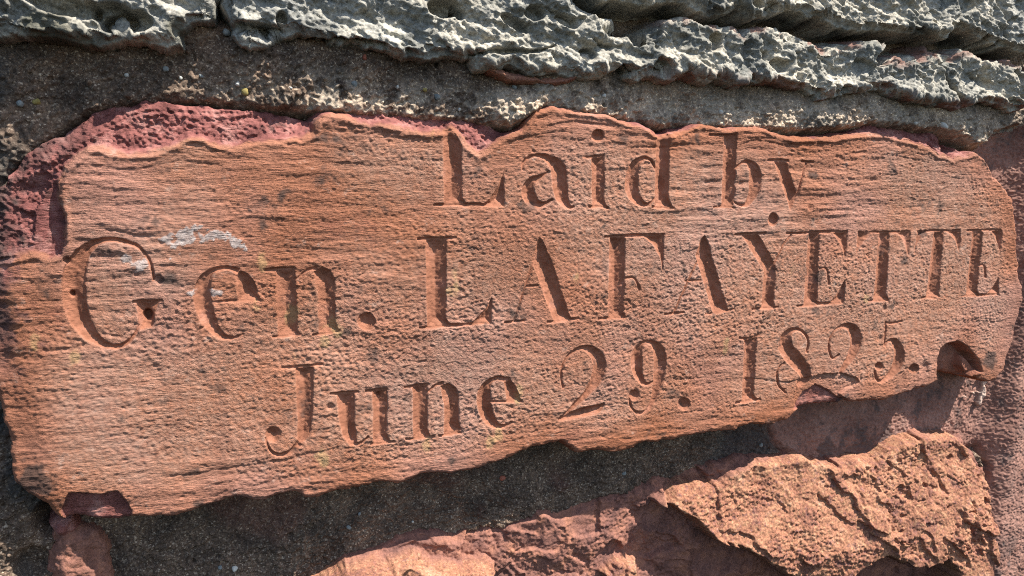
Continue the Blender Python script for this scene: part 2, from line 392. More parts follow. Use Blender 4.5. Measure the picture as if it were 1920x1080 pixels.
# ---- lettering: V-cut strokes, one list of outlines per carved character
GLYPHS = [
 ('capital L of the first line', [[(-59.7,129.2),(-53.7,129.4),(-48.9,124.7),(-44.4,115.3),(-43.8,92.3),(-44.1,74.5),(-40.6,70.3),(-58.7,69.4)], [(-67.8,68.5),(-65.9,68.5),(-63.3,68.4),(-59.9,68.2),(-55.6,68.1),(-49.8,68.1),(-42.8,68.1),(-35.5,68.1),(-28.9,68.1),(-22.8,68.0),(-16.9,67.9),(-11.9,67.8),(-8.3,67.6),(-8.2,69.4),(-11.8,69.7),(-16.9,70.0),(-22.8,70.4),(-28.9,70.7),(-35.5,70.8),(-42.8,70.8),(-49.8,70.8),(-55.6,70.7),(-59.9,70.6),(-63.4,70.5),(-65.9,70.4),(-67.8,70.3)], [(-8.7,95.3),(-8.2,68.1),(-28.9,68.5),(-21.2,73.7),(-14.5,83.2)]]),
 ('letter a', [[(8.5,97.3),(8.5,98.2),(8.5,99.6),(8.8,101.0),(9.2,102.0),(9.7,102.9),(10.4,103.7),(11.2,104.5),(12.1,105.2),(13.2,105.9),(14.4,106.7),(15.7,107.2),(17.0,107.6),(18.4,107.8),(19.8,107.9),(21.3,107.7),(22.9,107.3),(24.5,106.6),(26.0,105.7),(27.5,104.6),(28.8,103.4),(30.2,102.0),(31.6,100.4),(32.5,99.0),(32.8,98.1),(33.0,97.4),(33.2,96.3),(33.5,94.6),(33.8,92.7),(34.0,90.8),(34.0,88.8),(34.2,86.4),(34.5,84.0),(35.0,81.5),(35.6,79.0),(36.4,76.5),(37.4,74.1),(38.9,72.0),(40.5,70.3),(42.2,69.0),(44.0,68.0),(45.8,67.1),(47.7,66.3),(49.5,65.8),(51.3,65.6),(53.0,66.0),(54.1,66.8),(54.8,67.4),(55.2,67.7),(53.9,69.2),(53.4,68.9),(52.7,68.4),(52.1,68.4),(51.9,68.7),(51.4,69.3),(50.6,70.2),(49.8,71.4),(49.2,72.5),(48.9,73.7),(48.7,74.9),(48.6,76.0),(48.6,77.2),(48.5,78.7),(48.4,80.7),(48.2,82.9),(48.1,85.1),(47.9,87.1),(47.8,89.2),(47.6,91.6),(47.3,94.0),(46.9,96.3),(46.5,98.7),(45.6,101.5),(43.8,104.4),(41.2,106.7),(38.4,108.3),(35.6,109.4),(33.0,110.2),(30.5,110.8),(28.0,111.0),(25.7,111.1),(23.6,111.1),(21.6,111.1),(19.8,111.1),(18.0,110.9),(16.2,110.5),(14.5,110.0),(12.8,109.3),(11.3,108.5),(10.0,107.5),(8.9,106.5),(7.9,105.4),(7.1,104.2),(6.5,102.8),(6.3,101.3),(6.4,99.6),(6.5,98.2),(6.5,97.3)], [(30.7,98.0),(29.2,97.1),(27.0,96.1),(24.5,95.1),(22.2,94.2),(20.1,93.6),(17.9,93.0),(15.5,92.2),(13.1,91.0),(11.0,89.3),(9.2,87.4),(7.8,85.1),(6.9,82.5),(6.8,79.7),(7.2,77.0),(8.2,74.6),(9.5,72.4),(11.2,70.5),(13.2,68.8),(15.7,67.5),(18.3,66.6),(21.1,66.4),(23.5,66.9),(25.7,67.7),(27.7,68.6),(29.9,69.7),(32.0,71.0),(33.9,72.2),(35.3,73.0),(34.2,74.6),(32.8,74.0),(30.7,73.1),(28.5,72.3),(26.5,72.0),(24.8,72.1),(23.3,72.6),(22.1,73.2),(21.5,73.9),(21.1,74.7),(20.6,75.7),(20.1,76.8),(19.7,77.8),(19.3,78.8),(18.8,80.0),(18.5,80.9),(18.2,81.7),(18.0,82.5),(17.8,83.8),(17.9,85.1),(18.2,86.4),(19.0,87.5),(20.4,88.6),(22.2,89.8),(24.1,91.2),(26.2,92.7),(28.3,94.2),(30.3,95.6),(31.7,96.4)]]),
 ('letter i', [[(69.5,108.9),(82.5,111.4),(83.1,72.1),(85.9,67.5),(71.6,67.5)], [(61.5,108.7),(63.2,108.7),(65.6,108.6),(68.3,108.4),(71.1,108.5),(74.2,108.9),(77.5,109.5),(80.6,110.1),(82.7,110.5),(82.3,112.3),(80.2,112.1),(77.1,111.7),(73.8,111.4),(70.8,111.1),(68.2,110.9),(65.5,110.6),(63.2,110.5),(61.5,110.5)], [(67.6,66.6),(69.2,66.6),(71.4,66.5),(74.0,66.3),(76.7,66.2),(79.7,66.1),(83.1,66.0),(86.2,65.8),(88.4,65.6),(88.5,67.6),(86.4,67.7),(83.2,68.1),(79.8,68.6),(76.7,68.9),(74.0,68.9),(71.3,68.7),(69.1,68.5),(67.5,68.5)], [(80.8,127.4),(80.4,125.3),(79.2,123.6),(77.3,122.4),(75.0,121.9),(72.7,122.2),(70.7,123.3),(69.3,125.0),(68.8,127.0),(69.2,129.0),(70.4,130.8),(72.3,132.0),(74.6,132.5),(76.9,132.2),(78.9,131.1),(80.3,129.4)]]),
 ('letter d', [[(135.2,98.7),(134.0,100.5),(132.4,103.1),(130.5,105.9),(128.6,108.0),(126.9,109.3),(125.0,110.3),(123.1,110.8),(121.2,111.1),(119.0,111.0),(116.7,110.6),(114.4,109.8),(112.2,108.7),(110.2,107.3),(108.2,105.6),(106.4,103.5),(105.0,101.1),(104.0,98.4),(103.3,95.5),(102.8,92.5),(102.7,89.7),(102.8,86.8),(103.2,83.9),(103.9,80.9),(105.1,78.0),(106.7,75.4),(108.6,73.1),(110.7,71.3),(112.8,69.9),(115.0,68.7),(117.3,67.8),(119.8,67.3),(122.4,67.2),(124.7,67.7),(126.8,68.6),(128.7,69.7),(130.5,70.9),(132.2,72.2),(133.7,73.8),(134.9,75.2),(135.8,76.2),(134.0,77.4),(133.1,76.4),(131.9,75.0),(130.5,73.6),(129.1,72.5),(127.4,71.8),(125.5,71.3),(123.8,71.2),(122.5,71.4),(121.5,72.0),(120.7,73.0),(119.8,74.1),(119.0,75.3),(118.2,76.7),(117.5,78.1),(116.9,79.6),(116.5,81.1),(116.2,82.8),(116.0,84.9),(115.9,87.2),(115.8,89.6),(115.7,91.9),(115.6,94.3),(115.5,96.5),(115.6,98.3),(115.8,100.0),(116.1,101.7),(116.5,103.2),(117.1,104.5),(117.9,105.6),(119.0,106.6),(120.3,107.4),(121.5,107.9),(122.8,108.1),(124.2,108.0),(125.6,107.6),(127.0,106.7),(128.6,104.8),(130.4,102.2),(132.1,99.6),(133.2,97.8)], [(131.8,132.1),(145.2,130.7),(146.9,75.0),(151.8,66.5),(133.3,66.5)], [(129.9,66.5),(131.6,66.2),(133.9,65.8),(136.8,65.4),(139.8,65.1),(143.3,65.0),(147.3,65.1),(151.0,65.1),(153.5,65.0),(153.5,67.0),(150.9,67.1),(147.2,67.3),(143.2,67.6),(139.8,67.9),(136.9,68.1),(134.1,68.2),(131.8,68.3),(130.1,68.4)]]),
 ('letter b', [[(201.1,132.0),(214.8,133.3),(217.0,69.3),(215.4,67.3),(203.1,67.3)], [(184.2,130.5),(186.3,130.4),(189.3,130.3),(192.9,130.2),(196.7,130.2),(201.3,130.5),(206.7,131.0),(211.6,131.6),(215.0,131.9),(214.7,133.9),(211.3,133.6),(206.3,133.2),(201.0,132.8),(196.5,132.5),(192.8,132.4),(189.3,132.3),(186.3,132.4),(184.2,132.4)], [(194.7,65.9),(197.0,66.1),(200.3,66.3),(204.0,66.4),(207.2,66.4),(210.3,66.2),(213.7,66.0),(216.7,65.7),(218.8,65.3),(219.1,67.4),(217.0,67.7),(214.0,68.3),(210.5,69.0),(207.1,69.3),(203.5,69.1),(199.8,68.6),(196.6,68.1),(194.3,67.9)], [(215.8,101.5),(217.2,102.6),(219.2,104.2),(221.4,105.8),(223.4,106.6),(225.0,106.9),(226.4,106.8),(227.6,106.4),(228.6,105.7),(229.4,104.6),(230.1,103.3),(230.6,101.9),(230.8,100.6),(231.0,99.2),(231.2,97.4),(231.3,95.3),(231.5,93.2),(231.8,91.1),(232.1,88.9),(232.3,86.7),(232.4,84.6),(232.4,82.5),(232.2,80.5),(232.0,78.6),(231.6,76.7),(231.0,75.0),(230.4,73.4),(229.7,72.1),(229.0,71.2),(228.1,70.5),(226.9,70.0),(225.4,69.7),(223.8,69.8),(222.0,70.4),(220.0,71.6),(218.1,72.7),(216.8,73.5),(215.4,71.9),(216.7,71.1),(218.7,69.9),(220.9,68.7),(223.2,67.8),(225.2,67.3),(227.4,66.9),(229.8,66.9),(232.1,67.4),(234.3,68.6),(236.2,70.1),(237.8,71.8),(239.3,73.6),(240.7,75.6),(242.1,77.8),(243.3,80.1),(244.3,82.6),(245.0,85.2),(245.6,87.9),(245.9,90.8),(245.8,93.6),(245.4,96.4),(244.5,99.2),(243.2,102.0),(241.4,104.6),(239.0,106.8),(236.3,108.4),(233.5,109.4),(230.9,110.0),(228.4,110.3),(226.2,110.1),(224.0,109.6),(222.0,108.8),(219.8,107.4),(217.5,105.8),(215.5,104.1),(214.1,103.0)]]),
 ('letter y', [[(257.6,110.3),(272.3,110.1),(287.2,78.4),(286.0,71.3),(281.7,64.2)], [(251.1,109.2),(252.7,109.2),(255.0,109.1),(257.8,109.0),(260.8,108.9),(264.4,109.0),(268.7,109.3),(272.7,109.5),(275.4,109.6),(275.2,111.7),(272.5,111.7),(268.5,111.8),(264.2,111.9),(260.5,111.9),(257.5,111.7),(254.8,111.4),(252.5,111.3),(250.9,111.2)], [(294.8,108.9),(293.9,105.6),(292.6,101.0),(291.2,95.7),(289.7,90.8),(288.2,85.8),(286.5,80.6),(285.0,75.9),(284.0,72.6),(286.6,72.0),(287.6,75.2),(289.1,79.9),(290.8,85.2),(292.3,90.2),(293.7,95.1),(295.2,100.4),(296.5,105.1),(297.4,108.3)], [(289.5,109.4),(290.9,109.3),(292.8,109.0),(295.1,108.7),(297.3,108.6),(299.4,108.5),(301.7,108.6),(303.6,108.6),(305.0,108.7),(304.7,110.8),(303.3,110.7),(301.4,110.7),(299.3,110.6),(297.3,110.7),(295.3,110.8),(293.1,111.1),(291.2,111.3),(289.8,111.5)], [(268.2,55.2),(268.0,52.6),(266.8,50.5),(264.9,49.1),(262.6,48.6),(260.2,49.2),(258.1,50.6),(256.6,52.7),(255.9,55.2),(256.1,57.7),(257.3,59.9),(259.1,61.3),(261.4,61.7),(263.8,61.2),(266.0,59.8),(267.5,57.7)]]),
 ('small dot after the first line', [[(310.0,66.7),(309.8,65.3),(308.9,64.1),(307.5,63.4),(305.8,63.1),(304.1,63.4),(302.6,64.2),(301.5,65.3),(301.0,66.7),(301.2,68.1),(302.1,69.2),(303.4,70.0),(305.1,70.3),(306.8,70.0),(308.4,69.2),(309.5,68.1)]]),
 ('capital G', [[(-270.3,15.7),(-270.3,17.5),(-270.4,20.2),(-270.5,23.3),(-271.0,26.3),(-271.8,29.1),(-272.8,32.0),(-274.1,34.7),(-275.6,37.1),(-277.2,39.2),(-279.0,41.0),(-281.1,42.5),(-283.3,43.8),(-285.8,44.9),(-288.6,45.8),(-291.4,46.5),(-294.2,46.9),(-296.8,47.0),(-299.4,46.9),(-301.9,46.6),(-304.4,46.0),(-307.0,45.4),(-309.7,44.5),(-312.4,43.2),(-315.1,41.4),(-317.8,39.0),(-320.3,36.3),(-322.5,33.2),(-324.5,29.8),(-326.0,26.0),(-327.0,22.1),(-327.7,18.4),(-328.2,15.0),(-328.6,11.8),(-328.8,8.6),(-328.7,5.3),(-328.4,2.0),(-327.9,-1.4),(-327.2,-5.0),(-326.2,-8.6),(-324.9,-12.1),(-323.3,-15.3),(-321.4,-18.3),(-319.4,-21.0),(-317.3,-23.5),(-315.1,-25.6),(-312.8,-27.4),(-310.5,-28.9),(-308.3,-30.1),(-306.2,-31.1),(-304.1,-31.9),(-302.0,-32.4),(-299.8,-32.6),(-297.6,-32.5),(-295.4,-32.1),(-293.2,-31.3),(-291.2,-30.3),(-289.3,-28.9),(-287.6,-27.2),(-286.1,-25.4),(-284.7,-23.5),(-283.5,-21.4),(-282.4,-19.1),(-281.5,-17.1),(-280.9,-15.7),(-282.7,-14.6),(-283.4,-16.0),(-284.3,-17.9),(-285.4,-20.0),(-286.6,-21.9),(-287.9,-23.5),(-289.3,-25.1),(-290.9,-26.5),(-292.4,-27.5),(-294.1,-28.3),(-296.0,-28.8),(-297.8,-28.9),(-299.5,-28.8),(-301.1,-28.3),(-302.5,-27.5),(-304.0,-26.4),(-305.4,-25.0),(-306.7,-23.3),(-307.9,-21.3),(-309.0,-19.1),(-310.0,-16.9),(-310.8,-14.5),(-311.5,-11.8),(-312.2,-9.1),(-312.7,-6.5),(-313.1,-3.8),(-313.5,-1.1),(-313.7,1.8),(-313.9,4.5),(-314.0,6.9),(-314.1,9.1),(-314.0,11.3),(-313.9,13.8),(-313.6,16.7),(-313.3,19.6),(-313.0,22.4),(-312.6,24.8),(-312.1,27.4),(-311.4,30.1),(-310.6,32.7),(-309.6,35.0),(-308.5,37.0),(-307.0,38.9),(-305.3,40.5),(-303.4,41.8),(-301.3,42.8),(-299.2,43.3),(-296.9,43.6),(-294.5,43.6),(-292.0,43.3),(-289.4,42.8),(-286.8,42.0),(-284.5,41.1),(-282.4,40.0),(-280.6,38.7),(-278.9,37.2),(-277.4,35.5),(-276.1,33.3),(-274.8,30.8),(-273.8,28.2),(-273.0,25.6),(-272.5,22.9),(-272.2,20.0),(-272.1,17.4),(-272.0,15.5)], [(-283.9,1.5),(-267.8,2.0),(-270.9,-4.9),(-273.7,-17.9),(-282.1,-19.8),(-283.1,-8.1)], [(-285.7,0.1),(-284.1,-0.1),(-281.8,-0.5),(-279.1,-0.8),(-276.4,-0.9),(-273.6,-0.6),(-270.5,-0.2),(-267.7,0.4),(-265.7,0.7),(-265.8,2.3),(-267.7,2.4),(-270.6,2.5),(-273.7,2.6),(-276.5,2.6),(-279.0,2.4),(-281.7,2.1),(-284.0,1.8),(-285.6,1.7)]]),
 ('letter e of the second line', [[(-213.1,22.9),(-214.1,23.1),(-215.5,23.6),(-217.1,24.0),(-218.7,24.4),(-220.2,24.6),(-221.7,24.9),(-223.3,25.0),(-225.0,25.0),(-226.9,24.8),(-229.0,24.4),(-231.1,23.9),(-233.2,23.2),(-235.2,22.2),(-237.2,21.1),(-239.2,19.6),(-241.0,17.5),(-242.5,15.1),(-243.8,12.3),(-244.7,9.6),(-245.4,6.8),(-245.8,4.1),(-246.0,1.3),(-245.8,-1.5),(-245.5,-4.4),(-244.8,-7.3),(-244.0,-10.4),(-242.9,-13.5),(-241.5,-16.4),(-239.9,-19.1),(-238.1,-21.5),(-236.2,-23.7),(-234.3,-25.7),(-232.4,-27.3),(-230.4,-28.7),(-228.4,-29.7),(-226.4,-30.5),(-224.3,-30.8),(-222.4,-30.8),(-220.5,-30.5),(-218.8,-30.0),(-216.9,-29.3),(-215.1,-28.4),(-213.4,-27.7),(-212.2,-27.2),(-212.9,-25.6),(-214.0,-26.1),(-215.6,-26.8),(-217.5,-27.4),(-219.2,-27.6),(-220.8,-27.6),(-222.3,-27.4),(-223.7,-27.0),(-224.9,-26.3),(-226.0,-25.3),(-227.1,-24.0),(-228.1,-22.5),(-229.0,-20.7),(-229.9,-18.7),(-230.6,-16.5),(-231.3,-14.1),(-231.9,-11.8),(-232.3,-9.5),(-232.8,-7.0),(-233.1,-4.5),(-233.4,-2.1),(-233.6,-0.0),(-233.8,1.9),(-233.9,3.7),(-234.0,5.6),(-234.1,7.8),(-234.2,9.9),(-234.2,11.9),(-234.0,13.6),(-233.8,15.1),(-233.2,16.6),(-232.4,18.1),(-231.3,19.4),(-229.9,20.4),(-228.3,21.0),(-226.5,21.5),(-224.8,21.8),(-223.4,22.0),(-222.0,21.9),(-220.8,21.7),(-219.5,21.3),(-218.2,20.7),(-217.0,19.9),(-215.8,19.1),(-215.0,18.5)], [(-216.4,17.2),(-213.3,21.1),(-208.2,18.9),(-203.3,12.0),(-201.6,4.7),(-200.0,-1.5),(-215.3,-1.2)], [(-238.3,-2.1),(-234.2,-2.1),(-228.3,-2.0),(-221.8,-2.1),(-216.0,-2.1),(-211.1,-2.2),(-206.3,-2.2),(-202.1,-2.3),(-199.2,-2.3),(-199.2,-0.6),(-202.1,-0.6),(-206.2,-0.4),(-211.0,-0.2),(-216.0,-0.1),(-221.8,-0.2),(-228.3,-0.4),(-234.2,-0.4),(-238.3,-0.5)]]),
 ('letter n of the second line', [[(-188.2,21.1),(-174.4,21.9),(-173.9,-1.4),(-173.8,-26.2),(-171.6,-30.1),(-188.3,-29.9)], [(-196.5,20.1),(-194.9,20.2),(-192.6,20.1),(-189.9,20.0),(-187.0,20.1),(-183.7,20.2),(-179.9,20.5),(-176.4,20.9),(-174.0,21.0),(-174.0,22.7),(-176.5,22.8),(-180.0,22.9),(-183.8,22.9),(-187.1,22.9),(-190.0,22.6),(-192.7,22.2),(-195.0,21.9),(-196.6,21.8)], [(-192.5,-30.9),(-190.9,-30.9),(-188.5,-31.0),(-185.7,-31.1),(-182.8,-31.1),(-179.7,-30.9),(-176.2,-30.6),(-172.9,-30.3),(-170.7,-30.2),(-170.8,-28.5),(-173.1,-28.6),(-176.3,-28.6),(-179.8,-28.6),(-183.0,-28.6),(-185.8,-28.8),(-188.5,-29.0),(-190.9,-29.2),(-192.6,-29.2)], [(-160.8,19.0),(-154.4,22.1),(-148.1,19.5),(-145.1,11.9),(-145.7,-19.4),(-143.5,-28.0),(-150.0,-29.8),(-158.1,-30.1),(-157.8,-2.1)], [(-172.2,13.5),(-170.9,14.5),(-169.2,16.1),(-167.3,17.6),(-165.5,18.7),(-163.6,19.2),(-161.5,19.5),(-159.5,19.7),(-158.1,19.8),(-158.7,23.0),(-160.0,22.7),(-162.0,22.2),(-164.2,21.5),(-166.3,20.5),(-168.3,19.1),(-170.3,17.4),(-172.0,15.8),(-173.2,14.8)], [(-163.2,-31.5),(-161.4,-31.4),(-158.9,-31.4),(-156.0,-31.4),(-153.1,-31.3),(-150.1,-30.8),(-146.8,-30.2),(-143.8,-29.7),(-141.7,-29.5),(-142.0,-27.7),(-144.1,-28.0),(-147.1,-28.3),(-150.4,-28.5),(-153.4,-28.7),(-156.2,-29.1),(-159.0,-29.4),(-161.6,-29.7),(-163.3,-29.8)]]),
 ('period after Gen', [[(-114.4,-22.4),(-115.0,-25.2),(-116.6,-27.5),(-118.9,-29.0),(-121.6,-29.3),(-124.3,-28.6),(-126.6,-26.9),(-128.1,-24.5),(-128.6,-21.7),(-128.0,-18.9),(-126.4,-16.6),(-124.1,-15.2),(-121.4,-14.8),(-118.7,-15.5),(-116.4,-17.2),(-114.9,-19.6)]]),
 ('capital L of the second line', [[(-73.9,42.4),(-56.8,43.0),(-57.0,-23.4),(-52.5,-29.4),(-72.6,-29.6)], [(-80.7,41.2),(-79.5,41.3),(-77.8,41.3),(-75.6,41.2),(-73.0,41.1),(-69.4,41.1),(-65.2,41.1),(-60.9,41.2),(-57.2,41.3),(-54.3,41.5),(-51.8,41.8),(-49.8,41.9),(-48.3,42.0),(-48.5,43.8),(-49.9,43.7),(-51.9,43.7),(-54.4,43.8),(-57.3,43.9),(-61.0,43.9),(-65.3,43.9),(-69.5,43.8),(-73.0,43.7),(-75.7,43.5),(-77.9,43.2),(-79.6,43.1),(-80.8,43.0)], [(-79.6,-30.6),(-77.5,-30.4),(-74.5,-30.5),(-70.7,-30.6),(-66.3,-30.6),(-60.7,-30.6),(-54.0,-30.6),(-47.3,-30.6),(-41.5,-30.5),(-37.1,-30.4),(-33.5,-30.3),(-30.5,-30.2),(-27.7,-30.2),(-24.8,-30.1),(-22.0,-30.1),(-19.6,-30.1),(-18.0,-30.1),(-18.0,-28.2),(-19.6,-27.9),(-22.0,-27.6),(-24.9,-27.2),(-27.9,-27.0),(-30.9,-27.1),(-33.9,-27.3),(-37.4,-27.6),(-41.7,-27.8),(-47.4,-27.8),(-54.2,-27.6),(-60.9,-27.5),(-66.5,-27.5),(-71.0,-27.8),(-74.7,-28.2),(-77.7,-28.6),(-79.8,-28.7)], [(-17.3,-6.5),(-18.0,-29.6),(-36.1,-29.5),(-29.2,-22.2),(-22.8,-15.7)]]),
 ('first capital A', [[(23.0,42.7),(27.0,38.1),(35.3,21.6),(51.5,-20.7),(55.4,-30.9),(39.3,-31.4),(17.2,23.0),(20.4,31.9)], [(32.4,-32.0),(34.5,-32.0),(37.5,-31.9),(41.1,-32.0),(44.9,-31.9),(49.6,-31.6),(55.1,-31.1),(60.1,-30.7),(63.7,-30.4),(63.3,-28.4),(59.8,-28.7),(54.7,-29.1),(49.2,-29.3),(44.6,-29.6),(40.8,-29.8),(37.2,-30.0),(34.3,-30.0),(32.2,-30.0)], [(19.6,25.9),(18.0,21.3),(15.6,14.7),(13.0,7.2),(10.5,-0.1),(8.1,-7.6),(5.4,-15.7),(3.1,-23.0),(1.5,-28.1),(3.4,-28.8),(5.0,-23.7),(7.4,-16.4),(10.0,-8.3),(12.5,-0.8),(14.9,6.5),(17.6,14.0),(19.9,20.6),(21.5,25.3)], [(-6.5,-30.3),(-4.8,-30.2),(-2.3,-30.1),(0.4,-30.0),(3.0,-29.9),(5.6,-29.9),(8.4,-29.9),(10.9,-29.9),(12.7,-30.0),(12.5,-28.0),(10.8,-28.0),(8.3,-28.0),(5.5,-27.9),(2.8,-27.9),(0.2,-28.0),(-2.6,-28.1),(-5.0,-28.3),(-6.7,-28.3)], [(11.5,-0.0),(24.1,-0.1),(24.0,1.9),(11.4,1.9)]]),
 ('capital F', [[(90.1,41.2),(105.2,41.9),(106.9,-26.4),(110.4,-32.4),(91.2,-32.3)], [(84.5,40.7),(86.7,40.8),(89.8,40.8),(93.8,40.6),(98.5,40.6),(104.4,40.6),(111.4,40.8),(118.6,40.9),(125.0,41.1),(130.9,41.3),(136.4,41.5),(141.2,41.6),(144.5,41.7),(144.4,43.7),(141.0,43.7),(136.2,43.8),(130.6,43.9),(124.8,43.9),(118.3,43.9),(111.1,43.7),(104.1,43.6),(98.3,43.4),(93.6,43.1),(89.7,42.9),(86.5,42.7),(84.3,42.7)], [(121.1,42.6),(144.4,42.7),(144.7,28.3),(144.8,8.0),(141.2,22.6),(133.5,33.8)], [(80.7,-31.8),(83.0,-31.9),(86.4,-32.1),(90.2,-32.4),(94.0,-32.5),(97.8,-32.3),(102.0,-31.8),(105.7,-31.5),(108.3,-31.4),(108.0,-29.3),(105.3,-29.5),(101.6,-29.6),(97.4,-29.5),(93.6,-29.6),(90.0,-29.7),(86.2,-29.8),(82.9,-29.8),(80.6,-29.8)], [(106.7,3.5),(108.5,3.6),(111.1,4.0),(113.6,4.0),(115.4,3.4),(117.0,1.4),(118.7,-1.9),(120.0,-5.2),(121.0,-7.5),(123.2,-6.9),(122.2,-4.6),(120.8,-1.2),(119.0,2.2),(116.8,4.9),(113.9,6.0),(110.8,6.0),(108.1,5.6),(106.3,5.5)]]),
 ('second capital A', [[(182.8,37.3),(187.1,41.6),(191.0,36.2),(197.3,19.8),(215.3,-23.7),(219.5,-31.6),(201.8,-33.2),(178.7,22.7)], [(192.4,-33.3),(194.7,-33.3),(197.9,-33.3),(201.9,-33.4),(206.1,-33.2),(211.2,-32.6),(217.0,-31.7),(222.5,-30.9),(226.3,-30.4),(225.6,-28.3),(221.8,-28.8),(216.3,-29.5),(210.5,-30.2),(205.5,-30.6),(201.4,-31.0),(197.6,-31.2),(194.4,-31.2),(192.1,-31.2)], [(180.2,18.2),(178.0,13.8),(174.8,7.5),(171.3,0.4),(168.1,-6.1),(165.2,-12.6),(162.1,-19.4),(159.5,-25.4),(157.7,-29.5),(159.9,-30.5),(161.8,-26.3),(164.4,-20.3),(167.4,-13.6),(170.4,-7.1),(173.5,-0.5),(177.0,6.5),(180.2,12.8),(182.4,17.2)], [(148.9,-31.5),(150.7,-31.5),(153.3,-31.4),(156.2,-31.5),(159.1,-31.5),(162.1,-31.3),(165.3,-31.0),(168.3,-30.7),(170.3,-30.7),(170.0,-28.5),(167.9,-28.6),(164.9,-28.6),(161.6,-28.5),(158.5,-28.5),(155.7,-28.7),(152.8,-29.1),(150.3,-29.4),(148.5,-29.4)], [(168.4,-1.2),(186.7,-1.4),(186.5,0.7),(168.2,0.9)]]),
 ('capital Y', [[(226.9,41.6),(246.0,42.8),(259.1,25.8),(269.0,12.8),(270.6,2.4),(270.8,-27.3),(273.6,-30.1),(256.7,-30.9),(256.5,6.5),(246.3,18.5),(236.1,31.4)], [(219.9,40.6),(222.0,40.7),(225.0,40.6),(228.7,40.5),(233.0,40.5),(238.6,40.7),(245.2,41.2),(251.6,41.5),(255.9,41.6),(255.6,43.7),(251.2,43.6),(244.9,43.5),(238.2,43.5),(232.6,43.5),(228.4,43.3),(224.7,42.9),(221.7,42.7),(219.6,42.7)], [(268.5,10.8),(270.2,14.5),(272.7,19.8),(275.4,25.5),(277.9,30.0),(280.4,33.4),(282.9,36.1),(285.2,38.4),(286.9,40.0),(284.8,41.4),(283.1,39.8),(280.8,37.6),(278.1,34.7),(275.5,31.2),(272.9,26.5),(270.2,20.8),(267.7,15.5),(266.0,11.8)], [(278.3,40.8),(279.9,40.7),(282.3,40.7),(285.2,40.6),(288.4,40.6),(292.5,40.7),(297.3,40.8),(301.8,40.8),(305.0,40.9),(304.6,43.1),(301.5,43.0),(297.0,42.9),(292.2,42.8),(288.1,42.8),(284.9,42.8),(282.1,42.8),(279.7,42.9),(278.1,42.9)], [(245.2,-31.9),(247.9,-31.7),(251.9,-31.6),(256.4,-31.6),(260.7,-31.6),(265.1,-31.4),(270.0,-31.1),(274.4,-30.9),(277.5,-30.9),(277.1,-28.6),(274.0,-28.7),(269.6,-28.6),(264.6,-28.4),(260.0,-28.4),(255.7,-28.7),(251.3,-29.2),(247.4,-29.5),(244.7,-29.7)]]),
 ('first capital E', [[(306.1,42.0),(320.3,42.3),(322.9,-25.5),(328.7,-30.1),(306.9,-30.1)], [(283.3,40.7),(287.6,40.7),(293.8,40.7),(300.8,40.7),(307.6,40.7),(314.1,40.7),(320.8,40.8),(327.4,40.9),(333.6,41.1),(339.9,41.3),(346.2,41.5),(351.7,41.7),(355.5,41.8),(355.2,44.0),(351.3,44.0),(345.8,44.2),(339.4,44.2),(333.1,44.2),(326.8,44.1),(320.2,43.8),(313.6,43.5),(307.2,43.3),(300.5,43.0),(293.5,42.9),(287.3,42.9),(283.1,42.9)], [(333.4,42.7),(355.3,42.9),(355.6,29.1),(354.4,16.3),(349.2,26.6),(342.8,35.2)], [(322.6,4.9),(324.6,5.2),(327.2,5.8),(329.6,5.8),(331.0,5.1),(332.4,2.2),(333.6,-2.4),(334.5,-7.2),(335.1,-10.5),(337.9,-10.4),(337.3,-7.2),(336.3,-2.3),(335.1,2.6),(333.2,6.3),(330.0,8.0),(326.5,8.0),(323.6,7.4),(321.7,7.1)], [(298.7,-30.8),(301.3,-30.8),(305.2,-30.8),(309.8,-31.0),(315.0,-31.0),(321.2,-31.0),(328.3,-30.9),(335.4,-30.8),(341.6,-30.7),(346.8,-30.5),(351.3,-30.2),(355.1,-30.0),(357.7,-29.9),(357.2,-27.5),(354.5,-27.6),(350.7,-27.5),(346.1,-27.4),(340.9,-27.4),(334.7,-27.4),(327.6,-27.5),(320.5,-27.6),(314.4,-27.8),(309.3,-28.1),(304.7,-28.4),(300.9,-28.5),(298.2,-28.6)], [(356.2,-5.3),(357.5,-29.3),(337.9,-29.4),(346.9,-19.5)]]),
 ('first capital T', [[(396.0,41.8),(410.0,42.2),(412.2,-23.9),(417.2,-29.8),(395.8,-29.9)], [(367.8,40.3),(371.1,40.3),(375.6,40.2),(381.3,40.1),(387.8,40.1),(396.0,40.1),(405.7,40.0),(415.3,40.1),(423.1,40.1),(428.7,40.3),(432.9,40.4),(436.0,40.6),(438.2,40.7),(437.7,43.0),(435.5,42.9),(432.4,42.9),(428.2,42.9),(422.7,42.9),(414.9,42.8),(405.3,42.8),(395.6,42.8),(387.5,42.8),(381.0,42.8),(375.3,42.9),(370.8,43.0),(367.5,43.0)], [(367.6,42.7),(387.6,42.0),(378.8,34.6),(371.0,25.6),(368.3,19.2)], [(417.9,41.6),(437.9,42.4),(439.3,27.5),(437.9,16.4),(432.0,27.6),(426.6,35.4)], [(388.9,-30.2),(390.8,-30.2),(393.5,-30.1),(396.7,-30.3),(400.2,-30.4),(404.4,-30.5),(409.4,-30.6),(414.1,-30.8),(417.4,-30.9),(417.1,-28.6),(413.8,-28.4),(409.1,-28.2),(404.1,-27.8),(399.8,-27.6),(396.2,-27.6),(393.0,-27.8),(390.3,-27.8),(388.4,-27.9)]]),
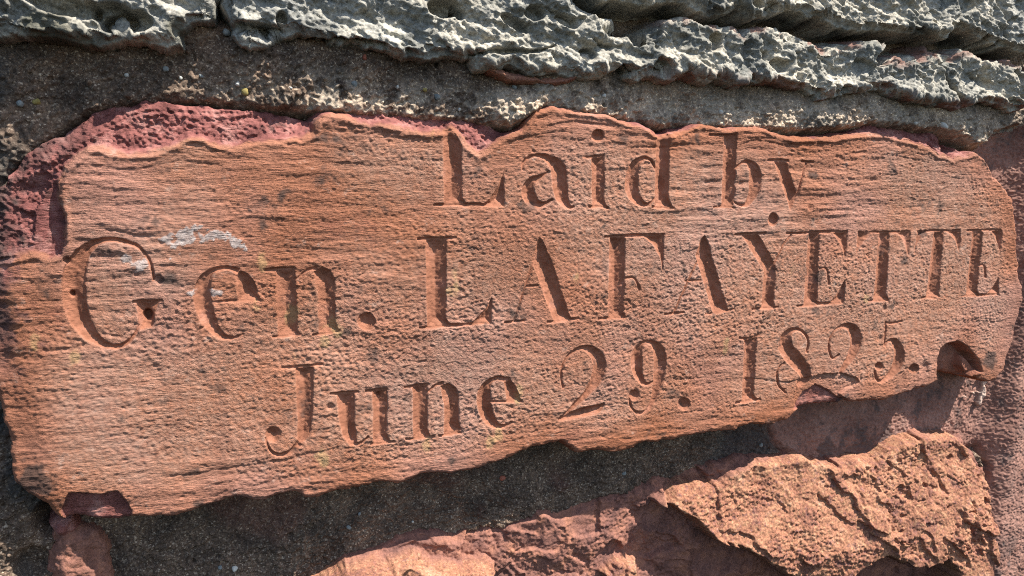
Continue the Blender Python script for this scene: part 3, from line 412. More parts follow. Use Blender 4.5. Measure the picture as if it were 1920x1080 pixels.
 ('second capital T', [[(469.7,41.5),(484.7,41.8),(485.4,-23.6),(488.6,-29.5),(468.1,-29.8)], [(446.3,40.4),(451.2,40.4),(458.2,40.4),(466.3,40.5),(474.4,40.6),(483.1,40.6),(492.8,40.8),(501.6,40.9),(507.8,40.9),(507.3,43.3),(501.2,43.3),(492.3,43.3),(482.6,43.3),(473.9,43.4),(465.8,43.3),(457.7,43.2),(450.7,43.2),(445.8,43.1)], [(446.6,42.8),(462.2,42.1),(452.9,34.5),(447.9,28.4),(445.4,15.1)], [(487.7,41.8),(507.5,42.7),(509.6,29.0),(508.1,19.3),(501.5,31.4)], [(461.7,-30.7),(463.4,-30.5),(465.8,-30.2),(468.5,-30.1),(471.2,-30.2),(474.2,-30.4),(477.7,-30.7),(481.0,-31.3),(483.3,-31.6),(483.4,-29.2),(481.1,-28.9),(477.8,-28.3),(474.1,-27.7),(470.7,-27.3),(467.7,-27.4),(464.9,-27.8),(462.5,-28.1),(460.8,-28.3)]]),
 ('second capital E', [[(524.8,41.3),(540.5,41.7),(541.7,-23.6),(545.9,-29.6),(525.9,-29.4)], [(516.5,40.2),(519.7,40.3),(524.2,40.4),(529.8,40.3),(536.0,40.3),(544.0,40.4),(553.6,40.5),(562.6,40.7),(568.8,40.7),(568.3,43.2),(562.1,43.1),(553.0,43.2),(543.4,43.2),(535.4,43.2),(529.2,43.0),(523.7,42.8),(519.1,42.7),(515.9,42.6)], [(551.7,41.6),(569.3,42.5),(570.2,27.9),(569.6,17.4),(562.5,30.4)], [(539.7,1.8),(541.4,2.2),(543.7,2.8),(545.5,3.0),(546.4,2.7),(547.7,0.2),(549.0,-3.9),(550.0,-8.1),(550.8,-11.0),(554.2,-11.0),(553.4,-8.0),(552.3,-3.8),(550.9,0.6),(549.0,3.9),(545.7,5.4),(542.4,5.2),(539.8,4.5),(538.2,4.1)], [(518.5,-30.9),(520.6,-30.7),(523.7,-30.5),(527.4,-30.5),(531.8,-30.5),(537.1,-30.6),(543.4,-30.8),(549.9,-30.9),(555.9,-31.0),(561.6,-30.9),(567.2,-30.9),(572.1,-30.9),(575.6,-31.0),(575.0,-28.4),(571.5,-28.4),(566.6,-28.3),(561.0,-28.2),(555.3,-28.0),(549.3,-27.8),(542.8,-27.6),(536.5,-27.5),(531.1,-27.5),(526.6,-27.8),(522.8,-28.1),(519.8,-28.3),(517.7,-28.4)], [(572.6,-9.3),(575.2,-29.1),(555.5,-28.9),(565.4,-20.3)]]),
 ('capital J', [[(-176.6,-55.0),(-162.7,-55.3),(-163.9,-86.6),(-166.0,-109.0),(-170.2,-114.7),(-176.4,-117.9),(-175.5,-85.4)], [(-187.2,-55.5),(-184.9,-55.6),(-181.7,-55.9),(-177.8,-56.2),(-173.7,-56.3),(-169.0,-56.0),(-163.5,-55.4),(-158.4,-54.8),(-154.9,-54.6),(-155.1,-52.8),(-158.6,-53.0),(-163.7,-53.2),(-169.2,-53.2),(-173.9,-53.3),(-177.9,-53.5),(-181.7,-53.7),(-184.9,-53.8),(-187.2,-53.8)], [(-188.1,-107.9),(-188.6,-110.3),(-190.0,-112.3),(-192.1,-113.4),(-194.5,-113.7),(-196.9,-112.9),(-198.9,-111.3),(-200.2,-109.0),(-200.6,-106.5),(-200.0,-104.1),(-198.6,-102.2),(-196.5,-101.0),(-194.1,-100.8),(-191.7,-101.5),(-189.8,-103.1),(-188.5,-105.4)], [(-201.1,-108.8),(-200.7,-110.5),(-200.4,-113.0),(-199.8,-115.7),(-199.1,-118.0),(-198.1,-119.8),(-196.9,-121.3),(-195.6,-122.6),(-194.2,-123.6),(-192.7,-124.4),(-191.0,-125.0),(-189.3,-125.4),(-187.6,-125.6),(-185.8,-125.4),(-184.0,-125.0),(-182.2,-124.3),(-180.3,-123.5),(-178.3,-122.2),(-176.2,-120.5),(-174.3,-119.0),(-173.1,-118.0),(-176.4,-113.9),(-177.5,-115.1),(-179.1,-116.9),(-180.8,-118.7),(-182.3,-120.0),(-183.7,-121.0),(-185.2,-121.7),(-186.6,-122.2),(-187.9,-122.5),(-189.3,-122.5),(-190.6,-122.3),(-191.9,-121.9),(-193.1,-121.3),(-194.3,-120.5),(-195.5,-119.6),(-196.5,-118.5),(-197.3,-117.1),(-198.1,-115.2),(-198.7,-112.7),(-199.1,-110.3),(-199.5,-108.6)]]),
 ('letter u', [[(-145.3,-79.1),(-131.6,-78.6),(-132.4,-102.9),(-130.5,-114.3),(-131.0,-121.4),(-136.5,-122.1),(-141.9,-114.4),(-144.1,-101.7)], [(-151.0,-79.5),(-149.0,-79.6),(-146.2,-79.9),(-142.9,-80.2),(-139.8,-80.3),(-136.7,-80.1),(-133.3,-79.8),(-130.3,-79.5),(-128.1,-79.4),(-128.3,-77.6),(-130.4,-77.6),(-133.5,-77.5),(-136.9,-77.3),(-140.0,-77.2),(-143.1,-77.3),(-146.3,-77.6),(-149.1,-77.7),(-151.1,-77.7)], [(-136.5,-122.8),(-135.1,-122.9),(-133.0,-123.1),(-130.5,-123.2),(-128.1,-122.8),(-125.8,-121.6),(-123.6,-120.0),(-121.6,-118.5),(-120.2,-117.5),(-121.3,-115.9),(-122.7,-116.9),(-124.6,-118.4),(-126.9,-119.8),(-128.9,-120.6),(-130.8,-120.9),(-133.0,-120.8),(-135.1,-120.7),(-136.5,-120.5)], [(-117.7,-78.5),(-105.6,-77.8),(-106.4,-115.6),(-103.0,-123.7),(-117.4,-123.4)], [(-123.5,-79.4),(-121.9,-79.4),(-119.6,-79.5),(-117.0,-79.7),(-114.5,-79.7),(-112.0,-79.6),(-109.2,-79.3),(-106.8,-79.0),(-105.1,-78.8),(-105.3,-76.9),(-107.1,-77.0),(-109.5,-77.0),(-112.3,-77.0),(-114.8,-77.0),(-117.2,-77.2),(-119.8,-77.4),(-122.1,-77.5),(-123.7,-77.5)], [(-119.9,-124.5),(-118.3,-124.6),(-116.1,-124.8),(-113.4,-125.0),(-110.7,-125.1),(-107.8,-124.9),(-104.5,-124.5),(-101.5,-124.3),(-99.4,-124.2),(-99.7,-122.2),(-101.8,-122.3),(-104.8,-122.4),(-108.1,-122.3),(-111.0,-122.4),(-113.6,-122.5),(-116.2,-122.6),(-118.4,-122.7),(-120.0,-122.6)]]),
 ('letter n of the third line', [[(-85.1,-77.8),(-72.2,-77.6),(-72.7,-116.5),(-69.5,-123.4),(-84.4,-123.5)], [(-92.1,-79.1),(-89.8,-79.0),(-86.4,-79.2),(-82.8,-79.4),(-79.6,-79.4),(-77.0,-79.2),(-74.6,-78.8),(-72.6,-78.4),(-71.2,-78.2),(-71.5,-76.2),(-72.9,-76.3),(-75.0,-76.2),(-77.4,-76.2),(-80.0,-76.2),(-83.1,-76.5),(-86.7,-76.8),(-90.0,-77.1),(-92.3,-77.2)], [(-91.1,-123.7),(-89.1,-123.8),(-86.3,-124.1),(-83.1,-124.4),(-79.8,-124.5),(-76.3,-124.4),(-72.3,-124.1),(-68.7,-123.8),(-66.2,-123.8),(-66.5,-121.8),(-69.0,-121.9),(-72.6,-121.9),(-76.6,-121.8),(-80.1,-121.7),(-83.3,-121.8),(-86.5,-121.9),(-89.2,-121.9),(-91.2,-121.8)], [(-61.4,-79.9),(-54.1,-78.2),(-48.1,-82.4),(-45.8,-90.9),(-45.7,-111.9),(-42.8,-119.7),(-46.5,-123.1),(-58.1,-122.8),(-58.2,-96.7)], [(-71.6,-85.1),(-70.6,-84.2),(-69.1,-82.8),(-67.5,-81.4),(-65.8,-80.5),(-64.0,-80.0),(-61.8,-79.8),(-59.7,-79.7),(-58.3,-79.6),(-59.1,-76.0),(-60.5,-76.4),(-62.6,-76.8),(-64.8,-77.5),(-66.9,-78.4),(-68.8,-79.7),(-70.5,-81.3),(-71.9,-82.7),(-72.9,-83.7)], [(-62.6,-124.2),(-61.0,-124.1),(-58.9,-124.1),(-56.3,-124.2),(-53.7,-124.2),(-50.9,-123.9),(-47.7,-123.5),(-44.7,-123.2),(-42.6,-123.1),(-43.0,-121.1),(-45.0,-121.2),(-48.0,-121.3),(-51.3,-121.3),(-54.2,-121.3),(-56.7,-121.6),(-59.2,-121.9),(-61.3,-122.1),(-62.9,-122.2)]]),
 ('letter e of the third line', [[(-0.5,-77.6),(-1.3,-77.4),(-2.5,-77.0),(-3.9,-76.6),(-5.3,-76.3),(-6.7,-76.0),(-8.4,-75.6),(-10.3,-75.3),(-12.4,-75.2),(-14.4,-75.5),(-16.5,-76.1),(-18.5,-76.8),(-20.5,-77.8),(-22.4,-78.9),(-24.3,-80.2),(-26.1,-81.9),(-27.6,-84.1),(-28.7,-86.6),(-29.4,-89.4),(-29.8,-92.2),(-29.9,-95.1),(-29.7,-98.1),(-29.2,-101.2),(-28.5,-104.3),(-27.5,-107.2),(-26.3,-110.0),(-24.8,-112.6),(-23.1,-115.0),(-21.2,-117.1),(-19.0,-118.9),(-16.6,-120.4),(-14.2,-121.5),(-11.7,-122.3),(-9.3,-122.6),(-7.0,-122.5),(-5.0,-122.1),(-3.1,-121.6),(-1.4,-120.7),(0.3,-119.7),(1.8,-118.9),(2.8,-118.3),(1.6,-116.5),(0.6,-117.1),(-0.8,-117.9),(-2.5,-118.5),(-4.1,-118.7),(-5.8,-118.7),(-7.5,-118.6),(-9.0,-118.1),(-10.2,-117.4),(-11.1,-116.3),(-11.9,-114.9),(-12.7,-113.3),(-13.4,-111.7),(-14.0,-110.0),(-14.7,-108.3),(-15.3,-106.4),(-15.8,-104.5),(-16.3,-102.4),(-16.8,-100.1),(-17.2,-97.8),(-17.5,-95.6),(-17.8,-93.5),(-18.0,-91.4),(-18.1,-89.6),(-18.1,-87.9),(-18.1,-86.4),(-18.0,-84.8),(-17.6,-83.3),(-16.9,-81.9),(-15.9,-80.8),(-14.6,-79.9),(-13.1,-79.3),(-11.7,-79.0),(-10.5,-79.1),(-9.2,-79.6),(-7.8,-80.2),(-6.3,-80.8),(-4.8,-81.3),(-3.4,-81.6),(-2.2,-82.0),(-1.4,-82.2)], [(-5.7,-81.4),(-0.5,-79.0),(5.0,-85.2),(8.1,-93.5),(10.7,-100.0),(-3.0,-99.2)], [(-18.5,-98.2),(-15.7,-98.5),(-11.7,-98.9),(-7.2,-99.3),(-3.0,-99.7),(1.1,-100.0),(5.3,-100.2),(9.1,-100.4),(11.7,-100.6),(11.6,-98.6),(9.0,-98.4),(5.2,-98.2),(1.0,-98.0),(-3.1,-97.7),(-7.2,-97.3),(-11.7,-96.9),(-15.7,-96.5),(-18.5,-96.2)]]),
 ('numeral 2 of the day', [[(51.2,-91.3),(50.6,-89.5),(49.7,-87.0),(48.9,-84.2),(48.4,-81.5),(48.3,-79.0),(48.5,-76.4),(48.9,-73.9),(49.6,-71.4),(50.5,-69.0),(51.9,-66.7),(53.4,-64.6),(55.3,-62.7),(57.6,-61.1),(60.3,-59.6),(63.1,-58.5),(65.5,-58.0),(67.5,-58.2),(69.0,-58.8),(70.4,-59.8),(71.8,-61.0),(73.3,-62.4),(74.7,-64.1),(75.9,-65.7),(76.5,-67.0),(76.9,-68.2),(77.3,-69.6),(77.7,-71.2),(77.8,-72.8),(77.8,-74.5),(77.7,-76.4),(77.3,-78.5),(76.9,-80.6),(76.5,-82.6),(76.0,-84.7),(75.3,-86.8),(74.4,-88.9),(73.4,-91.0),(72.2,-93.0),(70.9,-95.1),(69.4,-97.1),(67.5,-99.1),(65.4,-101.0),(63.2,-103.0),(60.9,-105.1),(58.8,-107.2),(56.6,-109.3),(54.5,-111.3),(52.4,-113.1),(50.3,-114.9),(48.1,-116.6),(46.1,-118.1),(44.7,-119.0),(46.1,-120.8),(47.6,-119.9),(49.7,-118.6),(52.1,-117.1),(54.6,-115.6),(56.9,-113.9),(59.4,-112.2),(61.8,-110.4),(64.3,-108.6),(66.7,-106.9),(69.2,-105.2),(71.8,-103.4),(74.1,-101.5),(76.3,-99.7),(78.4,-97.9),(80.4,-96.0),(82.2,-94.1),(84.0,-92.1),(85.7,-90.0),(87.3,-87.8),(88.6,-85.3),(89.6,-82.7),(90.5,-79.9),(91.0,-76.9),(91.1,-73.7),(90.7,-70.6),(89.8,-67.4),(88.4,-64.4),(86.4,-61.4),(83.7,-59.0),(80.7,-57.1),(77.7,-55.6),(74.9,-54.7),(72.3,-54.1),(69.6,-53.8),(67.0,-54.0),(64.4,-54.6),(61.6,-55.7),(58.7,-57.2),(55.9,-58.9),(53.4,-60.9),(51.5,-63.1),(49.9,-65.5),(48.6,-68.0),(47.5,-70.6),(46.8,-73.2),(46.3,-76.0),(46.2,-78.8),(46.3,-81.5),(46.8,-84.4),(47.7,-87.4),(48.6,-89.9),(49.2,-91.7)], [(45.9,-121.4),(48.0,-121.3),(51.0,-121.1),(54.4,-121.0),(57.8,-120.8),(61.2,-120.7),(64.8,-120.5),(68.5,-120.4),(72.0,-120.1),(75.4,-119.7),(79.0,-119.4),(82.5,-118.8),(85.8,-117.8),(88.4,-115.9),(90.2,-113.7),(91.3,-111.7),(92.0,-110.5),(90.5,-108.7),(88.9,-109.1),(86.7,-109.5),(84.3,-109.8),(82.1,-110.0),(79.7,-110.2),(76.6,-110.3),(73.1,-110.6),(69.5,-111.1),(66.0,-111.7),(62.4,-112.5),(58.9,-113.4),(55.6,-114.4),(52.4,-115.7),(49.4,-117.2),(46.8,-118.5),(45.0,-119.4)]]),
 ('numeral 9', [[(138.2,-55.1),(137.4,-54.8),(136.1,-54.2),(134.4,-53.7),(132.7,-53.4),(130.9,-53.3),(129.1,-53.3),(126.9,-53.7),(124.8,-54.6),(122.9,-55.9),(121.0,-57.6),(119.3,-59.7),(118.0,-62.2),(117.1,-65.1),(116.6,-68.2),(116.4,-71.3),(116.5,-74.4),(116.9,-77.3),(117.7,-80.3),(118.7,-83.1),(120.0,-85.8),(121.6,-88.3),(123.5,-90.5),(125.4,-92.4),(127.3,-93.9),(129.2,-95.2),(131.2,-96.1),(133.2,-96.7),(135.3,-96.9),(137.3,-96.4),(139.1,-95.4),(140.7,-94.4),(141.7,-93.8),(140.3,-91.9),(139.2,-92.4),(137.6,-93.2),(136.0,-93.8),(134.7,-93.8),(133.9,-93.4),(132.9,-92.8),(132.0,-91.9),(131.2,-90.8),(130.4,-89.3),(129.8,-87.6),(129.3,-85.7),(128.9,-83.9),(128.6,-81.9),(128.4,-79.7),(128.2,-77.3),(128.1,-75.0),(127.9,-72.5),(127.8,-69.8),(127.7,-67.3),(127.7,-65.2),(127.8,-63.3),(128.0,-61.4),(128.4,-59.7),(128.8,-58.5),(129.5,-57.6),(130.5,-57.0),(131.7,-56.7),(133.0,-56.4),(134.1,-56.4),(135.4,-56.7),(136.6,-57.1),(137.5,-57.4)], [(130.9,-56.0),(132.2,-56.7),(134.0,-57.5),(135.7,-58.6),(136.8,-59.7),(137.6,-61.0),(138.4,-62.6),(138.9,-64.1),(139.1,-65.4),(139.4,-66.8),(139.7,-68.5),(140.0,-70.5),(140.2,-72.7),(140.4,-74.9),(140.4,-77.1),(140.4,-79.6),(140.5,-82.0),(140.5,-84.5),(140.6,-86.9),(140.6,-89.4),(140.5,-91.9),(140.4,-94.4),(140.2,-97.0),(139.9,-99.5),(139.7,-102.1),(139.5,-104.5),(139.4,-106.7),(139.2,-108.8),(138.8,-110.8),(138.2,-112.7),(137.4,-114.4),(136.5,-116.1),(135.5,-117.4),(134.3,-118.5),(132.9,-119.5),(131.5,-120.1),(130.2,-120.5),(128.9,-120.7),(127.5,-120.7),(126.0,-120.4),(124.7,-119.8),(123.2,-118.9),(121.7,-117.5),(120.3,-116.0),(119.2,-114.3),(118.5,-112.4),(117.9,-110.1),(117.6,-107.9),(117.3,-106.3),(115.0,-106.4),(115.3,-107.9),(115.7,-110.2),(116.3,-112.7),(117.2,-115.0),(118.4,-117.0),(120.0,-118.9),(121.6,-120.6),(123.4,-121.9),(125.4,-122.9),(127.4,-123.5),(129.4,-123.7),(131.4,-123.6),(133.3,-123.0),(135.0,-122.1),(136.7,-121.0),(138.2,-119.7),(139.5,-118.2),(140.8,-116.5),(142.0,-114.6),(143.1,-112.7),(144.1,-110.7),(145.1,-108.7),(146.0,-106.6),(146.9,-104.4),(147.9,-102.1),(148.9,-99.7),(149.8,-97.1),(150.6,-94.5),(151.4,-92.0),(152.0,-89.4),(152.5,-86.8),(152.9,-84.2),(153.2,-81.5),(153.4,-78.8),(153.4,-76.0),(153.2,-73.2),(152.8,-70.5),(152.2,-67.7),(151.3,-64.8),(149.8,-62.0),(147.7,-59.5),(145.2,-57.6),(142.7,-56.1),(140.2,-54.9),(137.5,-54.1),(134.9,-53.8),(132.8,-53.7),(131.4,-53.6)], [(126.6,-104.8),(126.2,-106.7),(125.1,-108.2),(123.4,-109.2),(121.3,-109.4),(119.1,-108.8),(117.3,-107.5),(116.0,-105.8),(115.5,-103.8),(115.8,-101.9),(116.9,-100.3),(118.6,-99.4),(120.7,-99.2),(122.9,-99.8),(124.7,-101.0),(126.0,-102.8)]]),
 ('period after the day', [[(181.7,-118.7),(181.3,-121.1),(179.9,-123.0),(177.7,-124.2),(175.0,-124.4),(172.3,-123.6),(169.9,-122.0),(168.3,-119.8),(167.6,-117.4),(168.0,-115.0),(169.4,-113.1),(171.6,-112.0),(174.2,-111.7),(177.0,-112.5),(179.4,-114.0),(181.0,-116.2)]]),
 ('numeral 1', [[(238.8,-60.2),(253.3,-56.9),(254.0,-115.8),(260.2,-121.9),(240.1,-122.1),(240.2,-93.2)], [(232.1,-58.2),(233.8,-58.8),(236.3,-59.7),(239.3,-60.7),(242.8,-61.0),(246.6,-60.2),(250.7,-58.8),(254.4,-57.4),(257.0,-56.6),(255.7,-54.5),(253.1,-55.3),(249.3,-56.4),(245.2,-57.3),(242.0,-57.8),(239.4,-57.8),(236.8,-57.4),(234.4,-56.7),(232.7,-56.2)], [(233.0,-123.7),(235.4,-123.5),(238.8,-123.3),(242.7,-123.2),(246.7,-123.0),(250.9,-122.7),(255.6,-122.4),(259.9,-122.3),(262.9,-122.2),(262.3,-119.8),(259.3,-119.9),(255.0,-120.1),(250.2,-120.1),(245.9,-120.3),(242.0,-120.6),(238.1,-121.0),(234.7,-121.2),(232.3,-121.4)]]),
 ('numeral 8', [[(316.5,-78.6),(316.8,-76.3),(317.3,-73.1),(317.5,-69.5),(317.2,-66.2),(316.1,-63.4),(314.5,-60.7),(312.7,-58.3),(310.8,-56.3),(308.7,-54.6),(306.5,-53.3),(304.0,-52.2),(301.2,-51.5),(298.3,-51.3),(295.0,-51.5),(291.7,-52.0),(288.6,-53.2),(285.7,-54.8),(283.0,-57.0),(280.8,-59.8),(279.5,-63.3),(279.5,-67.2),(280.4,-71.0),(281.9,-74.7),(284.0,-78.3),(286.9,-81.8),(290.0,-84.8),(292.9,-87.2),(295.4,-89.3),(298.0,-91.5),(300.6,-93.6),(302.8,-95.4),(304.6,-96.8),(306.1,-98.2),(307.6,-99.6),(308.7,-100.7),(309.5,-101.5),(310.1,-102.4),(310.5,-103.3),(310.7,-104.4),(310.7,-105.4),(310.4,-106.5),(309.2,-107.8),(307.9,-109.0),(306.8,-109.9),(310.2,-113.9),(311.7,-113.5),(313.9,-113.0),(316.5,-112.1),(318.8,-110.6),(320.5,-108.8),(321.8,-106.7),(322.6,-104.2),(322.7,-101.4),(322.2,-98.4),(321.2,-95.5),(319.9,-92.7),(318.1,-89.8),(315.8,-87.0),(313.3,-84.3),(310.8,-81.9),(308.4,-79.5),(305.7,-77.0),(303.0,-74.7),(301.0,-73.0),(299.7,-71.6),(298.5,-70.0),(297.3,-68.2),(296.4,-66.7),(295.8,-65.6),(295.2,-64.3),(294.9,-62.6),(294.9,-60.7),(295.3,-59.1),(296.3,-57.8),(297.9,-56.6),(299.8,-55.8),(301.6,-55.3),(303.3,-55.4),(305.0,-55.9),(306.8,-56.8),(308.5,-58.0),(310.3,-59.7),(312.1,-61.7),(313.6,-63.9),(314.5,-66.3),(314.7,-69.1),(314.5,-72.5),(314.0,-75.7),(313.7,-77.9)], [(288.1,-85.2),(286.8,-86.0),(284.8,-87.1),(282.8,-88.6),(281.2,-90.4),(280.1,-92.4),(279.5,-94.7),(279.2,-97.1),(279.2,-99.5),(279.6,-102.1),(280.3,-104.9),(281.4,-107.6),(283.0,-110.3),(285.2,-112.9),(288.0,-115.4),(290.7,-117.6),(292.5,-119.1),(294.2,-117.6),(292.4,-116.0),(289.8,-113.9),(287.2,-111.6),(285.2,-109.3),(284.0,-107.1),(283.0,-104.6),(282.3,-102.1),(281.9,-99.8),(281.9,-97.6),(282.2,-95.4),(282.8,-93.5),(283.6,-91.8),(284.9,-90.4),(286.7,-89.1),(288.6,-87.9),(289.9,-87.1)]]),
 ('numeral 2 of the year', [[(355.7,-81.3),(354.2,-82.3),(352.2,-83.8),(350.1,-84.9),(349.1,-85.1),(348.3,-84.4),(346.9,-82.6),(345.6,-80.2),(344.6,-77.9),(344.1,-75.6),(343.9,-73.2),(343.9,-70.7),(344.3,-68.4),(344.8,-66.1),(345.6,-63.9),(346.6,-61.9),(347.8,-60.2),(349.5,-58.7),(351.5,-57.5),(353.7,-56.5),(355.9,-56.0),(358.2,-55.8),(360.4,-56.0),(362.4,-56.6),(363.9,-57.3),(365.3,-58.3),(366.5,-59.6),(367.3,-60.7),(367.6,-61.6),(368.0,-62.6),(368.6,-64.3),(369.2,-66.2),(369.6,-68.0),(369.8,-69.7),(369.8,-71.7),(369.6,-74.0),(369.2,-76.3),(368.7,-78.6),(368.0,-80.9),(367.2,-83.2),(366.4,-85.3),(365.6,-87.2),(364.6,-88.9),(363.5,-90.7),(362.4,-92.7),(361.0,-95.0),(359.5,-97.5),(358.2,-99.7),(357.2,-101.3),(362.2,-104.2),(363.4,-102.8),(365.2,-100.9),(367.2,-98.7),(369.1,-96.8),(370.8,-95.2),(372.5,-93.8),(374.3,-92.2),(376.0,-90.3),(377.7,-88.2),(379.4,-85.9),(380.9,-83.4),(382.3,-80.8),(383.4,-78.2),(384.4,-75.4),(385.0,-72.4),(385.1,-69.1),(384.6,-65.8),(383.5,-62.5),(381.8,-59.1),(379.2,-56.0),(375.8,-53.4),(372.1,-51.8),(368.5,-50.8),(365.1,-50.4),(361.8,-50.4),(358.9,-51.0),(356.3,-51.8),(353.9,-52.8),(351.6,-54.0),(349.4,-55.3),(347.3,-56.9),(345.4,-58.6),(344.0,-60.6),(342.8,-62.9),(342.0,-65.2),(341.4,-67.6),(341.1,-70.2),(341.0,-72.9),(341.2,-75.5),(341.8,-78.1),(342.9,-80.7),(344.4,-83.4),(346.2,-85.7),(348.7,-87.3),(351.6,-87.1),(354.2,-85.7),(356.3,-84.2),(357.8,-83.3)]]),
 ('numeral 5', [[(414.1,-51.0),(414.3,-53.3),(414.6,-56.6),(414.9,-60.4),(415.1,-64.1),(415.3,-67.9),(415.4,-72.0),(415.4,-75.7),(415.5,-78.3),(418.6,-78.7),(418.5,-76.1),(418.4,-72.4),(418.3,-68.2),(418.2,-64.4),(418.0,-60.7),(417.7,-56.9),(417.4,-53.6),(417.2,-51.2)], [(416.8,-54.6),(418.9,-54.8),(422.1,-55.2),(425.6,-55.5),(428.8,-55.5),(431.9,-55.1),(434.8,-54.4),(437.3,-53.9),(439.1,-53.5),(437.8,-51.2),(436.0,-51.6),(433.5,-52.1),(430.7,-52.5),(428.0,-52.6),(425.1,-52.7),(421.8,-52.5),(418.7,-52.4),(416.6,-52.2)], [(418.4,-79.2),(419.2,-78.1),(420.2,-76.5),(421.3,-75.0),(422.6,-74.4),(423.9,-74.5),(425.3,-74.9),(426.3,-75.6),(426.7,-76.3),(427.3,-77.3),(428.2,-78.8),(428.9,-80.4),(429.4,-82.0),(429.8,-83.7),(430.1,-85.8),(430.3,-88.1),(430.3,-90.3),(430.2,-92.5),(430.0,-94.8),(429.6,-97.1),(429.1,-99.1),(428.5,-100.9),(427.7,-102.5),(426.7,-104.2),(425.5,-105.9),(424.2,-107.7),(422.6,-109.5),(421.0,-111.1),(419.5,-112.4),(418.0,-113.4),(416.7,-114.2),(415.7,-114.6),(414.9,-114.8),(413.8,-114.4),(412.3,-113.5),(410.9,-112.2),(409.8,-110.8),(408.9,-109.1),(408.3,-106.8),(407.8,-104.6),(407.5,-103.0),(403.9,-103.0),(404.2,-104.5),(404.7,-106.8),(405.5,-109.3),(406.5,-111.7),(408.0,-113.6),(409.8,-115.4),(411.9,-117.0),(414.3,-118.1),(417.0,-118.5),(419.4,-118.3),(421.6,-117.7),(423.9,-117.0),(426.4,-116.1),(429.0,-114.9),(431.6,-113.5),(434.0,-112.0),(436.2,-110.5),(438.3,-108.8),(440.2,-106.9),(441.9,-104.5),(443.3,-101.8),(444.3,-99.0),(445.1,-95.9),(445.3,-92.7),(445.2,-89.5),(444.6,-86.3),(443.5,-83.0),(441.9,-79.9),(439.6,-76.9),(436.9,-74.4),(434.0,-72.4),(430.8,-70.8),(427.5,-70.0),(424.6,-70.1),(422.2,-70.8),(420.2,-71.8),(418.7,-73.3),(417.4,-75.1),(416.3,-76.7),(415.6,-77.8)], [(416.9,-99.8),(416.6,-101.6),(415.6,-103.0),(413.8,-103.8),(411.6,-104.0),(409.3,-103.5),(407.3,-102.3),(405.8,-100.7),(405.2,-98.9),(405.4,-97.2),(406.4,-95.8),(408.2,-94.9),(410.4,-94.7),(412.7,-95.2),(414.7,-96.4),(416.2,-98.0)]]),
 ('final period', [[(468.4,-106.7),(468.2,-109.0),(466.8,-110.8),(464.5,-111.9),(461.6,-112.1),(458.6,-111.4),(455.9,-109.9),(454.0,-107.9),(453.1,-105.5),(453.4,-103.3),(454.8,-101.5),(457.1,-100.4),(459.9,-100.2),(462.9,-100.8),(465.6,-102.3),(467.5,-104.4)]]),
]
warp_l = (field(3.0) * 0.15, field(3.0) * 0.15)
hand = 1.0 + 0.10 * field(9)
cut_depth = np.zeros((NZ, NX), np.float32)
region = np.zeros((NZ, NX), np.int16)
for gi, (gname, polys) in enumerate(GLYPHS):
    g = np.full((NZ, NX), -6.0, np.float32)
    for p in polys:
        np.maximum(g, sdf(p, 6.0, warp_l), out=g)
    is_dot = len(polys) == 1 and len(polys[0]) == 16
    d = np.clip(g + 0.30, 0, None)
    prof = np.where(d < 4.2, d * 0.58, 4.2 * 0.58 + (d - 4.2) * 0.45) * hand
    prof = np.minimum(prof, 5.0) + 0.9 * sstep(0.0, 1.0, d)
    if gname.startswith('small dot'): prof *= 0.45
    cut_depth = np.maximum(cut_depth, prof)
    region[(g > -0.2)] = gi + 10
# the bowl-shaped dots
cutm = sstep(0.1, 1.0, cut_depth)

# ---- face relief
und = field(90, 60) * 0.6 + field(30, 16) * 0.18
lam_f = field(13, 1.5, 1.0) + field(6, 1.1) * 0.6 + field(30, 3.0) * 0.5 + fbm(7, 3, 0.5) * 0.3
q = lam_f * 1.9
lam = np.floor(q) + sstep(0.0, 0.16, q - np.floor(q))
lam_amp = 0.05 + 0.075 * sstep(-0.2, 1.2, field(60, 40) + 0.0)
striated = sstep(0.2, -0.5, (GX * 0 + sstep((-268.6,-12.8)[0], (-27.8,-25.9)[0], GX)) * 0.9 - sstep(-20, 70, GZ) * 1.0 + 0.25 * field(45, 25))
striated = np.maximum(striated, 1 - sstep(6, 30, so))
striated = np.maximum(striated, 0.75 * sstep(0.2, 1.2, field(50, 22)))
grain = field(0.85, 0.58, 14) + 0.22 * field(1.9, 0.8, -8)
grain = np.sign(grain) * np.abs(grain) ** 0.85
streak = field(5.5, 0.55) * 0.6 + field(2.2, 0.55) * 0.6
face_rel = und + lam * lam_amp * (0.45 + 0.85 * striated) + grain * (0.25 - 0.13 * striated) * (0.8 + 0.5 * sstep(-0.8, 1.0, field(18, 11))) + streak * (0.03 + 0.07 * striated) - 0.5 * sstep(2.1, 2.9, field(2.6, 1.6))
# flakes standing proud / lost, sharp-edged
flk = fbm(11, 4, 0.6, 2.2)
face_rel -= 0.35 * sstep(1.55, 1.68, flk)
# weathered softness of the cut walls
h = face_rel * (1 - 0.88 * cutm) + und * 0.6 * cutm - cut_depth + cutm * 0.16 * fine1 + cutm * 0.12 * field(0.8, 3.0)

# rounding towards the edges, most at the left end
h -= 2.2 * (1 - sstep(0, 5, so)) ** 2
h += 0.9 * np.exp(-((sf - 3.2) / 1.6) ** 2) - 1.5 * (1 - sstep(0.0, 2.4, sf)) * (sf > -1)
left = 1 - sstep((-347.5,-8.5)[0], (-292.5,-11.5)[0], GX)
low = sstep((-346.4,6.2)[1], (-352.0,-68.5)[1], GZ)
h -= left * (1 - 0.6 * low) * (8.5 * (1 - sstep(0, 30, so)) ** 1.6 + 0.9 * np.maximum(rough_a, -1) * (1 - sstep(8, 60, so)))

